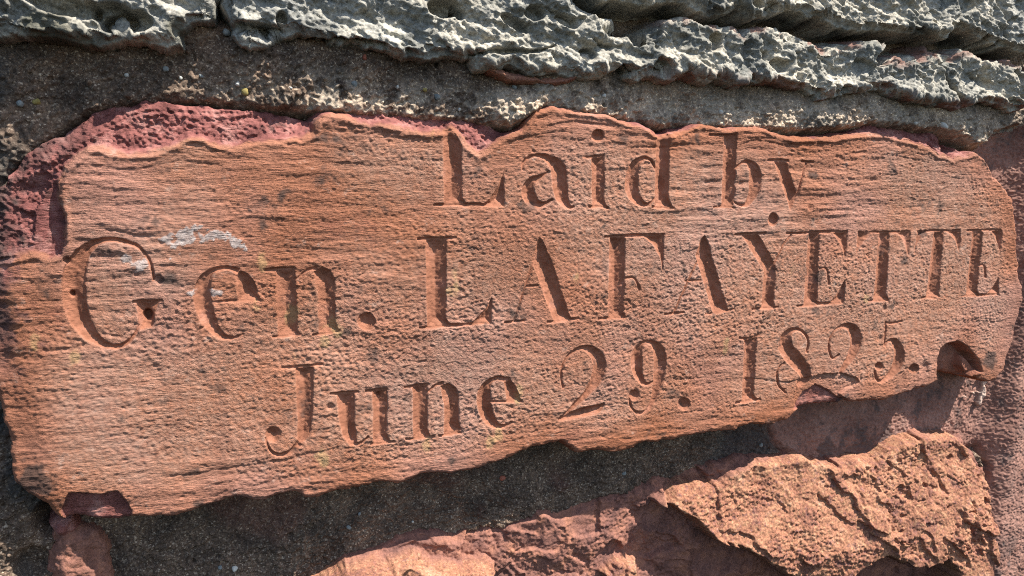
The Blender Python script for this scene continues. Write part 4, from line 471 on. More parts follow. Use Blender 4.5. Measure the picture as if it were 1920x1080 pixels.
# fresh fractures: the maroon broken band along the top and the left
t_b = np.clip(-sf / (np.clip(-sf, 0, None) + np.clip(so, 0, None) + 0.8), 0, 1)
brk = sstep(0.3, -0.5, sf)
frac = -(1.2 + 4.0 * sstep(0, 3, -sf) + 11.0 * t_b ** 1.1) + (0.9 * rough_a + 0.4 * FC_M + 0.35 * FC_S + 0.25 * field(1.5) + 0.4 * fine2) * sstep(0, 4, -sf) + 0.5 * rough_b * sstep(0, 3, -sf) + 0.35 * fine1
hollow = blob(*(-333.7,60.3), 22, 22)          # smooth scooped hollow at the left
hol2 = sdf([(-341.3,65.7),(-334.8,78.1),(-327.6,84.5),(-325.2,73.8),(-323.6,60.2),(-323.8,49.4),(-327.8,36.7),(-335.0,33.6),(-343.5,36.0),(-343.7,49.7)], 10, (W1 * .5, W2 * .5))
frac = np.where(hol2 > 0, -(6.5 + 3.0 * sstep(0, 14, hol2)) + 0.35 * rough_b + 0.15 * fine1, frac)
# raised lit crest running along the upper-left fracture
cr = np.minimum(1, np.abs(sdf([(-361.6,78.7),(-358.8,80.3),(-354.8,82.5),(-350.3,85.0),(-345.9,87.6),(-341.8,90.1),(-337.6,92.8),(-333.6,95.5),(-329.7,98.2),(-326.6,100.6),(-324.1,102.8),(-321.1,105.2),(-316.6,108.3),(-309.5,112.6),(-300.4,117.7),(-291.3,122.8),(-283.6,126.7),(-278.8,129.1),(-275.7,130.5),(-272.6,131.2),(-267.4,131.9),(-258.7,132.2),(-247.8,132.1),(-236.5,131.9),(-226.6,132.0),(-218.6,132.6),(-211.5,133.5),(-205.7,134.3),(-201.6,134.9),(-201.7,137.9),(-205.8,137.4),(-211.6,136.8),(-218.6,136.2),(-226.5,135.7),(-236.2,135.7),(-247.5,135.8),(-258.5,135.9),(-267.3,135.4),(-272.9,134.6),(-276.5,133.5),(-279.7,131.8),(-284.5,129.3),(-292.2,125.2),(-301.4,120.0),(-310.4,114.8),(-317.6,110.4),(-322.2,107.2),(-325.3,104.7),(-327.8,102.6),(-330.7,100.2),(-334.5,97.5),(-338.5,94.7),(-342.6,92.0),(-346.6,89.4),(-350.9,86.8),(-355.4,84.3),(-359.5,82.1),(-362.3,80.6)], 20)) / 9.0)
frac += 3.2 * (1 - cr) ** 2 * sstep(0, 6, -sf)
h = np.where(sf < 0, np.minimum(h, frac * brk + h * (1 - brk)), h)
fresh = sstep(1.2, -2.4, sf + 0.5 * fine1 + 0.9 * rough_b)

# lost flakes and cavities near the bottom edge
def spall(poly, depth, edge=1.0, fr=0.0, warp=warp_s, rough=0.3):
    global h, fresh
    s = sdf(poly, 8, (warp[0] * 0.55, warp[1] * 0.55))
    m = sstep(-edge * 0.3, edge, s)
    h = h - m * (depth + rough * rough_b)
    if fr: fresh = np.maximum(fresh, fr * sstep(-0.3, 0.6, s))
    return s
s_ch = spall([(-335.3,-135.4),(-327.3,-135.4),(-313.9,-138.9),(-305.0,-138.5),(-301.1,-144.0),(-295.5,-154.8),(-294.8,-168.4),(-315.9,-169.2),(-339.1,-161.3),(-340.9,-148.8)], 3.4, 1.2, 0.9)
spall([(308.1,-107.4),(322.3,-103.1),(339.1,-102.2),(366.6,-102.2),(382.0,-108.0),(387.0,-114.1),(378.8,-116.8),(370.7,-119.6),(362.1,-124.5),(373.7,-133.6),(354.0,-144.9),(300.7,-153.6),(293.5,-147.2),(305.2,-131.6)], 2.6, 0.9, 0.0)
s_pt = spall([(304.3,-136.0),(314.7,-120.2),(328.7,-113.1),(340.6,-116.4),(351.6,-123.0),(366.2,-129.5),(359.0,-139.7),(333.2,-142.8)], 2.6, 0.8, 0.75)
s_cav = spall([(493.6,-94.4),(496.2,-86.2),(504.1,-81.4),(519.6,-80.0),(534.1,-85.8),(548.7,-95.9),(559.0,-108.9),(562.3,-119.0),(548.1,-122.8),(533.2,-141.2),(504.8,-138.6),(494.9,-113.6)], 16.0, 5.0, 0.2)
h += 9.5 * sstep(0, 5, sdf([(535.4,-93.7),(547.8,-100.7),(559.6,-112.6),(561.0,-121.4),(542.1,-120.4),(533.2,-110.6)], 8))
s_cv2 = spall([(470.7,144.1),(492.2,149.1),(497.3,136.3),(496.1,124.3),(484.9,119.1),(473.8,123.7)], 14.0, 3.0, 0.8)
for (px, pz), r, d in [((-276.3,-9.2), 3.2, 7.0), ((-322.8,8.2), 1.7, 5.0), ((-324.0,32.2), 2.0, 3.0), ((-112.6,-82.6), 1.6, 3.0), ((411.7,-37.4), 3.0, 1.6), ((-268.0,16.3), 3.0, 2.2), ((408.7,-70.0), 3.5, 1.2), ((476.0,-106.1), 7.0, 2.0), ((-274.2,-51.9), 6.0, 1.0), ((-31.6,-108.7), 4.0, 1.0), ((-150.5,-88.7), 3.0, 1.4)]:
    h -= d * sstep(0.05, 0.75, blob(px + 0, pz, r * 1.5, r * 1.9) + 0.10 * fine1 * blob(px, pz, r * 2))
# long cracks and ledges in the bedding
CRN = 0.54 * field(6)
def crack(pts, depth, step):
    global h
    P = np.array(pts)
    zc = np.interp(GX, P[:, 0], P[:, 1]) + CRN
    inx = sstep(P[0, 0] - 3, P[0, 0] + 8, GX) * (1 - sstep(P[-1, 0] - 8, P[-1, 0] + 3, GX))
    d = GZ - zc
    h -= inx * depth * np.exp(-(d / 0.9) ** 2)
    h -= inx * 0.7 * step * sstep(0.6, -0.6, d) * np.exp(np.minimum(d, 0) / 9.0)
for pts, dp, stp in [
    ([(-64.1,-114.6),(-26.8,-114.8),(12.0,-113.1),(73.3,-113.3),(150.0,-110.5),(184.7,-110.6)], 0.3, 0.5),
    ([(106.2,-127.7),(139.6,-127.6),(185.7,-125.4),(221.8,-125.8)], 0.2, 0.6),
    ([(-142.9,-126.3),(-91.1,-126.5),(-26.8,-118.6)], 0.1, 0.5),
    ([(-274.9,-131.4),(-230.7,-130.8),(-191.9,-127.9),(-142.8,-122.3)], 0.4, 0.9),
    ([(238.3,-99.4),(269.9,-102.0),(296.1,-106.4),(315.8,-104.8)], 0.5, 1.2),
    ([(-305.0,52.8),(-293.6,51.9),(-278.9,46.9),(-265.4,47.0)], 0.5, 1.0),
    ([(-322.9,47.5),(-311.9,46.3),(-304.9,44.3)], 0.7, 0.5),
    ([(105.2,118.7),(142.1,119.6),(169.1,124.0)], 0.6, 0.6),
    ([(-222.8,56.4),(-204.4,60.2),(-178.3,58.4)], 0.2, 0.9),
    ([(20.8,132.0),(54.1,139.2),(84.0,135.9),(115.1,128.0)], 0.2, 1.0),
    ([(-2.3,121.9),(35.1,129.9),(69.3,128.3),(105.1,120.5)], 0.2, 0.8),
    ([(-145.8,126.3),(-114.3,123.4),(-77.2,119.7)], 0.2, 0.8),
    ([(217.3,123.4),(237.4,128.8),(267.8,125.7),(299.3,120.6)], 0.2, 0.8),
    ([(325.5,114.2),(364.1,122.2),(405.5,119.0),(456.5,111.5)], 0.2, 0.7),
    ([(535.6,-55.3),(560.7,-60.3),(589.6,-59.4)], 0.5, 0.7),
    ([(-311.7,96.0),(-276.2,93.7),(-248.9,100.8),(-221.1,97.6)], 0.2, 0.7)]:
    crack(pts, dp, stp)

# sides of the block going back into the wall
side = sstep(0.6, -4.5, so)
h_slab = h - side * 62 - 0 * so
h_slab += np.where((so < 0) & (so > -6), 0.6 * rough_b, 0)

# crusts of pale lichen and ochre runs
pn = fbm(5, 4, 0.65)
pf = fbm(2.4, 3, 0.7)
def patch(poly, thr=0.2, grow=2.0):
    s = sdf(poly, 8)
    return sstep(thr, thr + 0.5, np.clip(s + 1.0, -7, 1.8) * 0.8 + pf * 0.95)
pale = patch([(-265.5,44.0),(-254.8,51.4),(-242.0,55.8),(-223.1,49.5),(-208.8,43.0),(-208.2,37.5),(-216.3,37.7),(-225.1,44.9),(-241.1,45.9),(-257.1,40.1)])
pale = np.maximum(pale, patch([(-290.3,34.7),(-283.8,32.3),(-278.0,27.6),(-278.9,24.6),(-284.7,27.8)]))
pale = np.maximum(pale, patch([(-232.9,7.1),(-226.3,8.9),(-227.9,5.7),(-231.6,3.9)], 0.6))
pale = np.maximum(pale, patch([(-259.9,33.3),(-255.7,33.9),(-255.2,30.8),(-259.3,30.9)], 0.8))
pale = np.maximum(pale, patch([(-236.9,29.6),(-226.8,30.9),(-227.6,27.8),(-235.6,27.2)], 0.9))
pale = np.maximum(pale, patch([(-256.8,13.2),(-244.3,8.0),(-246.7,3.4),(-254.9,7.6)], 0.9))
h_slab += 0.3 * pale
ochre = np.zeros((NZ, NX), np.float32)
for p in ((-157.6,-131.2), (-176.6,-15.7), (-48.6,6.3), (-55.3,-0.0), (-17.0,-134.1), (-9.8,-127.6), (-153.4,-35.9), (-145.8,-23.7), (-198.2,27.8), (9.0,-91.2), (59.7,7.0), (-175.6,-49.2), (-346.1,-23.5), (-323.9,-36.3), (-73.2,-132.3), (217.4,-67.7), (-203.0,-2.1), (386.2,-26.1), (487.9,-24.9)):
    ochre = np.maximum(ochre, blob(p[0], p[1], 6.5, 12))
ochre = sstep(0.25, 0.75, ochre * 0.75 + 0.22 * pn * (ochre > 0)) * 0.4
dark_tone = 0.8 * sstep(0.25, 0.8, blob(*(574.8,-104.5), 22, 24) * 0.9 + 0.18 * pn) * (so > -3)  # darker patch at the right end of the block
dark_tone = np.maximum(dark_tone, 0.75 * sstep(0.3, 0.8, blob(*(-353.0,-125.0), 26, 20) + 0.2 * pn))  # darker patch at the lower left corner

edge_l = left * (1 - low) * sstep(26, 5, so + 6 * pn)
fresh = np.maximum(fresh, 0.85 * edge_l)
dark_tone = np.maximum(dark_tone, 0.8 * edge_l * sstep(-1.4, 0.3, fbm(9, 3)))  # darker mottling along the left edge
dark_tone = np.maximum(dark_tone, 0.3 * sstep(1.5, 6.0, s_cav) * sstep(-0.8, 0.8, pn))  # darkens the deep hollow: its shade is put into the colour
# regions -> parts
reg = region.copy()
reg[(reg > 0) & (h_slab < -30)] = 0
reg[(sf < -0.2) & (reg == 0)] = 1                      # broken band
reg[(s_ch > 0) & (so > -1)] = 2
reg[(s_pt > 0) & (so > -1)] = 3
reg[(s_cav > 0) & (so > -2)] = 4
reg[(s_cv2 > 0) & (so > -2)] = 5
reg[(pale > 0.5) & (reg == 0)] = 6
vm = so > -6.0
cs = cells_of(vm)
nrm = normals_of(h_slab)
BASE = (0.12, 0.0, (2.8,-151.0)[1] / 1000.0)
stone = empty('cornerstone', BASE)
stone['label'] = 'long red sandstone block with three carved lines of serif lettering'
stone['category'] = 'cornerstone'
YS = -h_slab
dust = np.clip(0.46 * sstep(-0.9, 1.6, fbm(46, 3, 0.5) + 1.0 * sstep(-280, -60, GX)) * sstep(4, 40, so), 0, 1)
sattr = dict(fresh=fresh, dust=dust, bed=np.clip(striated, 0, 1), cut=cutm * (1 - fresh), pale=0.8 * pale * (1 - 0.7 * cutm), ochre=ochre, dark_tone=dark_tone)
def slab_part(name, mask, label=None):
    o = grid_mesh(name, cs & mask, GX, YS, GZ, M_SAND, stone, sattr, nrm, BASE)
    if label: o['label'] = label
    return o
slab_part('face', reg == 0)
slab_part('broken_edge', reg == 1, 'fresh maroon fracture along the top and left of the block')
slab_part('chip_scar', reg == 2, 'dark red chipped patch at the lower left corner')
slab_part('chip_scar', reg == 3, 'red chipped patch under the year')
slab_part('cavity', reg == 4, 'deep hollow at the lower right end of the block')
slab_part('cavity', reg == 5, 'dark hole in the upper right edge of the block')
slab_part('lichen_crust', reg == 6, 'pale grey crust above the first capital letter')['kind'] = 'stuff'
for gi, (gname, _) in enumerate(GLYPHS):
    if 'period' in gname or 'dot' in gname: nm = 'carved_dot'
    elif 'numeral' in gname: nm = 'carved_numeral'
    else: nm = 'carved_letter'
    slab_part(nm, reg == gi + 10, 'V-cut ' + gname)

# ================================================================== wall around it: mortar and stones
WB = (0.12, 0.03, -0.40)
wall = empty('rubble_wall', WB)
wall['label'] = 'rubble wall of pitted grey and rough red stones bedded in dark sandy mortar'
wall['category'] = 'wall'
wall['kind'] = 'thing'

# ---- mortar sheet
top_line = GZ - np.interp(GX, *np.array([(-372.9,81.1),(-307.7,130.0),(-261.1,140.9),(-152.5,137.4),(0.4,131.6),(28.4,147.7),(140.6,136.4),(292.1,136.6),(382.7,147.2),(483.5,142.6),(581.6,117.2)]).T)
upper = sstep(-12, 6, top_line)
base_u = -15.0 + 9.0 * sstep(75, 4, top_line) * sstep((-309.1,134.7)[0], (-153.2,141.5)[0], GX)
lowh = -37.0 + 3.0 * sstep((-112.0,-170.4)[1], (-113.1,-260.5)[1], GZ)
leftz = 1 - sstep((-374.4,-49.3)[0], (-325.3,-53.2)[0], GX)
lowh = lowh * (1 - leftz) + (-22.0) * leftz
hm = upper * base_u + (1 - upper) * lowh
grains = field(1.15) + 0.5 * field(0.75)
gsharp = np.maximum(grains, -0.4)
hm += 1.6 * fbm(26, 3, 0.55) + 0.9 * fbm(11, 2) + 0.75 * gsharp + 0.35 * fbm(5, 3, 0.6) + 0.3 * FC_S + 0.5 * field(0.8)
crumb = upper * sstep(42, 10, top_line) * sstep((-267.2,136.5)[0], (-145.5,141.8)[0], GX)
hm -= 24 * sstep(0, 1, 0.5 + (GZ - np.interp(GX, *np.array([(-371.0,179.4),(-223.9,201.3),(-111.5,206.7),(18.2,208.8),(117.0,203.0),(227.7,196.6),(420.4,193.0),(571.3,190.2),(743.5,192.9)]).T)) / 16.0)
hm += crumb * (0.5 * np.maximum(field(2.4), 0) + 1.0 * np.maximum(field(1.1), 0))
lobe = blob(*(-0.4,146.0), 34, 32)                     # the tongue of mortar in the notch
hm += 4.5 * sstep(0.05, 0.9, lobe) + sstep(0.1, 0.6, lobe) * (0.7 * np.maximum(field(1.8), 0))
hm += 4.5 * sstep(0.1, 0.8, blob(*(135.4,142.7), 26, 28))
for (px, pz), r, d in [((-166.1,-207.4), 5, 9), ((-182.6,-210.4), 3, 6), ((-350.5,-164.3), 14, 20), ((-368.2,-199.0), 14, 14)]:
    hm -= d * sstep(0.1, 0.8, blob(px, pz, r * 1.5, r * 1.7))
crk_f = np.abs(field(11, 8) + 0.25 * pn)
hm -= 1.6 * np.exp(-(crk_f / 0.05) ** 2) * sstep(0.1, 0.9, field(40))
hm -= 3.5 * sstep(2.2, 2.7, field(3.0))
lit_grit = np.clip(crumb * sstep(-0.2, 0.9, 0.45 * pn + 0.5) + 0.6 * sstep(0.1, 0.7, lobe) + 0.35 * upper * sstep((-29.7,146.8)[0], (167.0,155.3)[0], GX), 0, 1)  # whitish grit, with the sunlit zone's brightness also put into its colour
redm = 0.35 * sstep(0.5, 1.6, fbm(30, 3)) * (1 - upper)
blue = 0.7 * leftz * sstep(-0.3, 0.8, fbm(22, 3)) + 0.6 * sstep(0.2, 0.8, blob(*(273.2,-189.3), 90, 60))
# ---- rough stone builder: rounded block with rough relief pushed along the normal
S_IN = []
def rough_stone(name, poly, hbase, drop, edge, detail, mat, attrs, label, warp=warp_m, keep=-8.0, tilt=0.0, holes=None):
    s = sdf(poly, 20, warp)
    prof = 1 - sstep(0, edge, s)
    hb = hbase - drop * prof - 45 * sstep(0.0, keep + 1.0, s)
    gz, gx = np.gradient(hb, S)
    ln = np.sqrt(1 + gx * gx + gz * gz)
    k = 0.85
    detail = shear(detail, hb) * (0.25 + 0.75 * sstep(-1.5, 4.0, s))
    hb = hb + tilt * np.clip(s, -4, 28)
    if holes is not None: detail = detail - holes
    px = GX - k * gx / ln * detail * 0.8
    pz = GZ - k * gz / ln * detail * 0.8
    py = -(hb + detail / np.sqrt(ln))
    o = grid_mesh(name, cells_of(s > keep), px, py, pz, mat, wall, attrs(s, hb) if attrs else None, None, WB)
    o['label'] = label
    S_IN.append(s)
    return s

# grey limestone relief: slanting ribs, pits, crust
gr_rib = ridged(8, 6, 0.58, 1.8, -22)
lay = fbm(7, 4, 0.6, 4.5, -17) * 1.6
layers = np.floor(lay) + sstep(0.0, 0.3, lay - np.floor(lay))
gr_crust = 1.1 * np.maximum(field(1.5), -0.3) + 0.4 * field(0.85)
pit_f = field(4.2, 3.4)
pits = 1.6 * sstep(2.0, 2.4, pit_f) + 0.8 * sstep(2.3, 2.7, field(2.3, 1.9))
gdet = 0.8 * gr_rib + 1.0 * layers + 1.3 * fbm(24, 3, 0.5) + 1.1 * FC_M + 0.5 * FC_S + 0.4 * field(1.0) + 0.45 * gr_crust - 2.4 * pits
steps_r = fbm(14, 3, 0.55, 2.0, -20)
GREY_L = [(-364.5,209.4),(-367.2,176.8),(-350.3,174.8),(-332.9,174.1),(-314.8,176.1),(-289.9,179.9),(-282.8,182.5),(-270.1,182.1),(-262.8,179.8),(-252.0,178.5),(-245.7,179.7),(-245.2,183.2),(-236.9,188.0),(-226.5,193.0),(-222.3,197.6),(-219.1,206.9),(-217.0,223.8)]
GREY_M = [(-214.3,224.5),(-213.1,203.6),(-209.9,196.8),(-208.3,185.5),(-200.7,180.3),(-189.3,180.0),(-178.4,182.5),(-167.3,186.3),(-152.3,188.8),(-137.1,188.8),(-121.6,188.8),(-109.0,188.9),(-97.9,184.3),(-87.7,181.9),(-73.3,182.0),(-60.8,179.7),(-48.0,182.1),(-36.0,186.9),(-28.5,179.3),(-13.0,178.6),(7.3,176.6),(18.9,173.5),(37.6,174.2),(50.9,176.6),(59.2,175.4),(71.4,174.4),(86.2,176.0),(96.3,174.9),(111.3,181.0),(124.2,180.8),(134.8,177.9),(158.8,177.4),(180.8,175.0),(219.8,180.8),(267.4,175.8),(317.2,172.5),(342.4,176.7),(375.3,177.3),(409.8,173.9),(453.0,168.6),(478.8,166.6),(490.7,171.4),(511.6,172.3),(543.1,168.2),(578.0,173.0),(599.9,207.2),(563.9,210.5),(535.0,215.2),(511.6,218.0),(474.1,220.7),(445.4,219.8),(404.4,214.1),(377.8,210.4),(366.9,217.5),(343.9,218.9),(318.3,220.0),(303.3,214.2),(269.0,221.1),(247.8,226.0),(216.0,227.2),(205.5,217.4),(185.4,226.6),(160.8,229.1),(129.6,223.1),(117.3,211.8),(99.6,212.2),(84.1,222.8),(64.5,226.2),(51.9,230.1),(49.3,250.3)]
GREY_R = [(51.9,258.7),(58.2,239.7),(83.4,238.7),(113.4,238.0),(133.7,240.7),(154.8,239.0),(181.9,236.1),(215.2,237.1),(237.8,240.8),(261.2,240.9),(279.4,237.8),(310.3,235.6),(336.2,229.9),(362.2,228.9),(387.9,235.8),(415.2,234.9),(443.3,233.9),(470.9,241.0),(501.3,235.0),(532.6,228.8),(571.0,232.5),(632.1,253.2),(619.2,316.7)]
gm_cr = np.zeros((NZ, NX), np.float32)
def hole(p, rx, rz, d, ang=0):
    global gm_cr
    c, s_ = math.cos(math.radians(ang)), math.sin(math.radians(ang))
    ux = (GX - p[0]) * c + (GZ - p[1]) * s_; uz = -(GX - p[0]) * s_ + (GZ - p[1]) * c
    r = np.sqrt((ux / rx) ** 2 + (uz / rz) ** 2) + 0.10 * W1
    gm_cr += (d * (1 - sstep(0.72, 1.08, r)) - 0.4 * np.exp(-((r - 1.2) / 0.22) ** 2)).astype(np.float32)
hole((-194.7,191.2), 19, 7.5, 24)
hole((-179.0,200.4), 4.5, 5.5, 14)
hole((-59.3,218.6), 15, 9, 20)
hole((-48.0,214.9), 6, 5, 12)
hole((-5.4,211.2), 13, 5, 12, -25)
hole((12.4,219.9), 9, 6, 14)
hole((90.8,216.3), 17, 8, 20, 15)
hole((107.5,212.4), 9, 10, 18)
hole((40.2,215.6), 10, 4, 8, -20)
hole((133.1,185.5), 12, 8, 14)
hole((182.4,210.9), 8, 8, 11)
hole((253.1,195.5), 12, 7, 9)
hole((372.5,209.8), 9, 8, 18)
hole((62.4,192.3), 8, 6, 10)
hole((97.9,181.7), 9, 5, 9)
hole((236.0,243.0), 8, 6, 8)
hole((330.7,177.9), 7, 5, 10)
hole((221.5,244.5), 6, 5, 9)
hole((504.8,234.0), 6, 6, 9)
hole((523.3,232.1), 4, 6, 9)
hole((-276.6,190.4), 16, 7, 18, 10)
hole((-284.3,193.9), 12, 7, 12)
hole((-316.2,198.5), 22, 7, 14, -10)
hole((499.7,206.5), 6, 16, 5, 20)
def slot(pts, w, d):
    global gm_cr
    s = sdf(pts, 8, (W1 * .8, W2 * .8))
    gm_cr += d * sstep(-0.6, 1.6, s)
slot([(-37.8,184.0),(-35.2,184.5),(-31.4,184.9),(-27.0,185.3),(-22.5,185.7),(-17.9,186.1),(-12.8,186.5),(-7.6,187.0),(-2.6,187.6),(2.2,188.3),(6.8,189.1),(11.3,190.0),(15.7,191.1),(20.2,192.6),(24.8,194.3),(28.9,195.9),(31.7,196.9),(31.1,198.5),(28.2,197.5),(24.1,196.2),(19.5,194.9),(15.0,193.8),(10.7,193.2),(6.3,192.6),(1.8,192.1),(-2.9,191.6),(-7.9,191.1),(-13.0,190.5),(-18.1,190.0),(-22.9,189.3),(-27.4,188.3),(-31.7,187.2),(-35.4,186.2),(-38.0,185.7)], 1, 9)
slot([(-167.4,186.5),(-163.6,186.4),(-158.0,186.2),(-151.6,186.0),(-145.1,185.9),(-138.4,185.9),(-131.3,186.0),(-124.3,186.1),(-118.3,186.1),(-113.3,185.7),(-108.9,185.2),(-105.2,184.7),(-102.5,184.3),(-102.0,186.2),(-104.5,186.9),(-108.0,188.1),(-112.5,189.2),(-117.8,189.9),(-124.0,190.0),(-131.0,189.8),(-138.2,189.5),(-144.8,189.2),(-151.3,189.0),(-157.8,188.8),(-163.4,188.5),(-167.3,188.3)], 1, 7)
slot([(360.9,211.8),(361.8,209.4),(362.9,206.0),(364.3,202.1),(365.9,198.3),(367.9,194.5),(370.1,190.6),(372.4,186.9),(374.5,183.7),(376.6,181.1),(378.6,179.1),(380.4,177.5),(381.6,176.4),(383.8,177.7),(382.6,178.8),(380.8,180.3),(378.9,182.3),(377.0,184.7),(374.9,187.7),(372.6,191.4),(370.4,195.3),(368.6,198.9),(367.0,202.6),(365.6,206.5),(364.4,209.9),(363.6,212.3)], 1, 4)
slot([(438.4,217.7),(440.6,214.2),(443.7,209.1),(447.3,203.3),(451.2,197.7),(455.4,192.5),(460.1,187.1),(464.8,182.0),(468.7,177.8),(471.9,174.4),(474.7,171.7),(476.9,169.6),(478.5,168.1),(481.1,169.2),(479.8,170.8),(478.1,173.1),(475.9,176.1),(473.0,179.7),(469.2,184.0),(464.6,189.1),(459.9,194.4),(455.5,199.4),(451.4,204.7),(447.2,210.2),(443.6,215.2),(441.1,218.6)], 1, 7)
slot([(63.8,205.1),(66.5,203.9),(70.1,201.8),(74.4,199.8),(78.8,198.5),(83.3,198.5),(87.7,199.2),(91.6,200.2),(94.2,200.8),(93.7,203.3),(91.0,202.9),(87.2,202.3),(83.1,201.8),(79.5,201.9),(75.8,202.6),(71.4,204.0),(67.5,205.5),(64.8,206.6)], 1, 6)
slot([(11.9,226.3),(16.1,224.9),(22.3,222.8),(29.0,220.5),(34.6,218.6),(39.1,217.1),(43.3,215.8),(46.7,214.7),(49.2,213.9),(50.1,215.5),(47.8,216.6),(44.6,218.2),(40.7,220.0),(36.1,221.7),(30.3,223.4),(23.4,225.2),(17.0,226.8),(12.6,227.9)], 1, 6)
slot([(512.6,274.7),(513.8,271.1),(515.6,265.9),(517.8,260.1),(520.2,254.5),(523.1,249.1),(526.6,243.3),(529.8,238.2),(532.0,234.6),(534.9,235.3),(532.9,239.0),(530.2,244.2),(527.2,250.1),(524.5,255.5),(522.1,260.9),(519.7,266.7),(517.6,271.8),(516.2,275.3)], 1, 7)
gd = gdet
gs = dict()
def g_attrs(red_from=None, alg=0.0):
    def f(s, hb):
        rd = np.zeros((NZ, NX), np.float32)
        if red_from is not None:
            rd = 0.75 * sstep(9, 0, s) * sstep(red_from, red_from + 90, GX) * sstep(-0.6, 0.9, pn)
        al = alg * sstep(0.1, 1.2, fbm(18, 3))
        pl = 0.85 * sstep(0.35, 0.6, blob(*(-98.1,198.5), 17, 15) + 0.02 * pn)
        return dict(red=rd, algae=al, pale=pl)
    return f
rough_stone('grey_stone', GREY_L, 11.0, 9, 6, gd, M_GREY, g_attrs(None, 0.7), 'blurred grey stone at the top left, dark algae along its lower edge', tilt=-0.25, holes=gm_cr)
rough_stone('grey_stone', GREY_M, 9.0, 8, 6, gd, M_GREY, g_attrs((86.4,195.2)[0], 0.15), 'long pitted grey limestone directly above the carved block', tilt=-0.22, holes=gm_cr)
rough_stone('grey_stone', GREY_R, 13.0, 9, 6, gd + 0.4 * gr_rib, M_GREY, g_attrs(None, 0.1), 'pale grey limestone along the top right edge', tilt=-0.25, holes=gm_cr)
# dark gap filling behind the upper stones is the mortar sheet, well recessed there

# thin orange chip wedged under the grey stone
CH = [(-26.6,178.5),(-6.4,178.1),(9.7,174.9),(21.4,172.2),(35.5,173.8),(53.7,176.1),(52.9,170.5),(35.7,167.9),(16.8,166.0),(-1.7,169.2),(-15.3,171.0),(-25.2,174.5)]
s_c = sdf(CH, 8, warp_s)
hc = 1.0 - 4 * (1 - sstep(0, 3, s_c)) - 25 * sstep(0.2, -3.0, s_c) + 0.8 * rough_b + 0.3 * fine1
zz = np.zeros((NZ, NX), np.float32)
chip = grid_mesh('stone_chip', cells_of(s_c > -4), GX, -hc, GZ, M_ROUGH, wall, dict(shade_tone=zz + 0.45), None, WB)
chip['label'] = 'thin orange stone chip wedged under the grey limestone'

# ---- lower right boulder: lit upper lobe over a shaded recess
LOW = [(-177.5,-272.3),(-165.9,-252.6),(-153.6,-243.0),(-140.8,-234.3),(-117.7,-230.7),(-94.2,-228.1),(-70.1,-227.9),(-50.4,-223.9),(-25.2,-225.3),(11.3,-231.0),(22.9,-223.7),(43.3,-219.3),(71.0,-220.1),(99.2,-217.7),(128.1,-210.7),(182.9,-217.1)] + [(208.4,-202.7),(227.2,-203.0),(249.0,-197.9),(265.0,-195.4),(291.2,-194.2),(318.6,-198.8),(346.1,-197.5),(379.0,-206.4),(397.5,-209.9),(442.4,-210.6),(487.8,-202.5),(511.9,-192.7),(531.6,-200.0),(551.8,-197.2),(585.9,-199.8),(599.7,-221.0),(628.1,-253.8),(635.5,-285.9),(635.4,-327.1),(637.2,-369.2),(658.2,-459.3),(352.5,-472.0),(-118.3,-303.4)]
LIT = [(164.5,-224.4),(180.3,-212.7),(197.9,-207.6),(213.1,-207.5),(235.1,-212.8),(253.2,-203.1),(278.4,-197.5),(304.6,-196.3),(331.4,-195.2),(360.0,-204.6),(374.8,-210.0),(410.3,-206.3),(453.8,-197.3),(487.6,-191.5),(515.9,-196.0),(535.4,-192.1),(561.3,-195.0),(578.3,-217.4),(600.0,-244.7),(605.1,-274.3),(603.2,-313.9),(606.7,-355.1),(614.5,-390.9),(561.9,-387.5),(549.8,-352.9),(533.2,-336.6),(504.9,-338.2),(472.8,-336.3),(443.1,-316.9),(410.0,-323.6),(389.1,-334.8),(377.8,-363.9),(339.3,-337.7),(309.1,-312.6),(280.6,-294.4),(246.6,-276.8),(217.0,-261.6),(204.3,-247.1),(187.7,-234.5)]
RID = [(-178.4,-255.3),(-160.8,-238.4),(-138.8,-232.7),(-107.3,-233.4),(-79.5,-241.3),(-40.8,-252.3),(-8.2,-252.9),(0.6,-259.7),(-5.4,-270.7),(-20.5,-291.5)]
LIT2 = [(106.7,-289.9),(126.7,-278.8),(150.6,-280.7),(157.2,-291.1),(154.8,-303.9),(119.1,-305.8)]
s_low = sdf(LOW, 20, warp_m)
s_lit = sdf(LIT, 60, (warp_m[0] * 0.3, warp_m[1] * 0.3))
s_rid = sdf(RID, 30, warp_m)
s_l2 = sdf(LIT2, 20, warp_m)
S_IN.append(s_low)
hl = -31.0 + 2.0 * fbm(40, 3, 0.5) + 0.8 * FC_L + 0.5 * FC_M
# two nearly flat broken plates, the right one standing a little prouder behind a diagonal scarp
LG = np.array([(516.6,-387.6),(477.8,-340.7),(424.5,-287.0),(389.2,-238.7),(365.2,-204.6),(346.6,-174.3)])
scarp = GX - np.interp(GZ, LG[:, 1], LG[:, 0]) + 2.2 * W1
plate = -15.0 + 0.33 * np.clip((426.0,-206.7)[1] - GZ - 0.06 * (GX - 200), -6, 80) + 4.5 * sstep(-2.0, 2.0, scarp) + 0.38 * FC_L + 0.28 * FC_M + 1.2 * fbm(30, 3, 0.5) - 3.5 * sstep(0.9, 1.5, fbm(9, 3, 0.55, 1.6, -40)) * sstep(-2, 14, scarp)
m_l = sstep(-2.5, 4.0, s_lit + 0.25 * FC_L + 0.5 * FC_M * sstep(-8, -2, s_lit))
hl = hl * (1 - m_l) + plate * m_l
hl = hl + 24.0 * sstep(-2, 8, s_rid) + 17 * sstep(-2, 7, s_l2)
hl = np.where(s_low < 9, hl - 6 * (1 - sstep(0, 6, s_low)), hl)
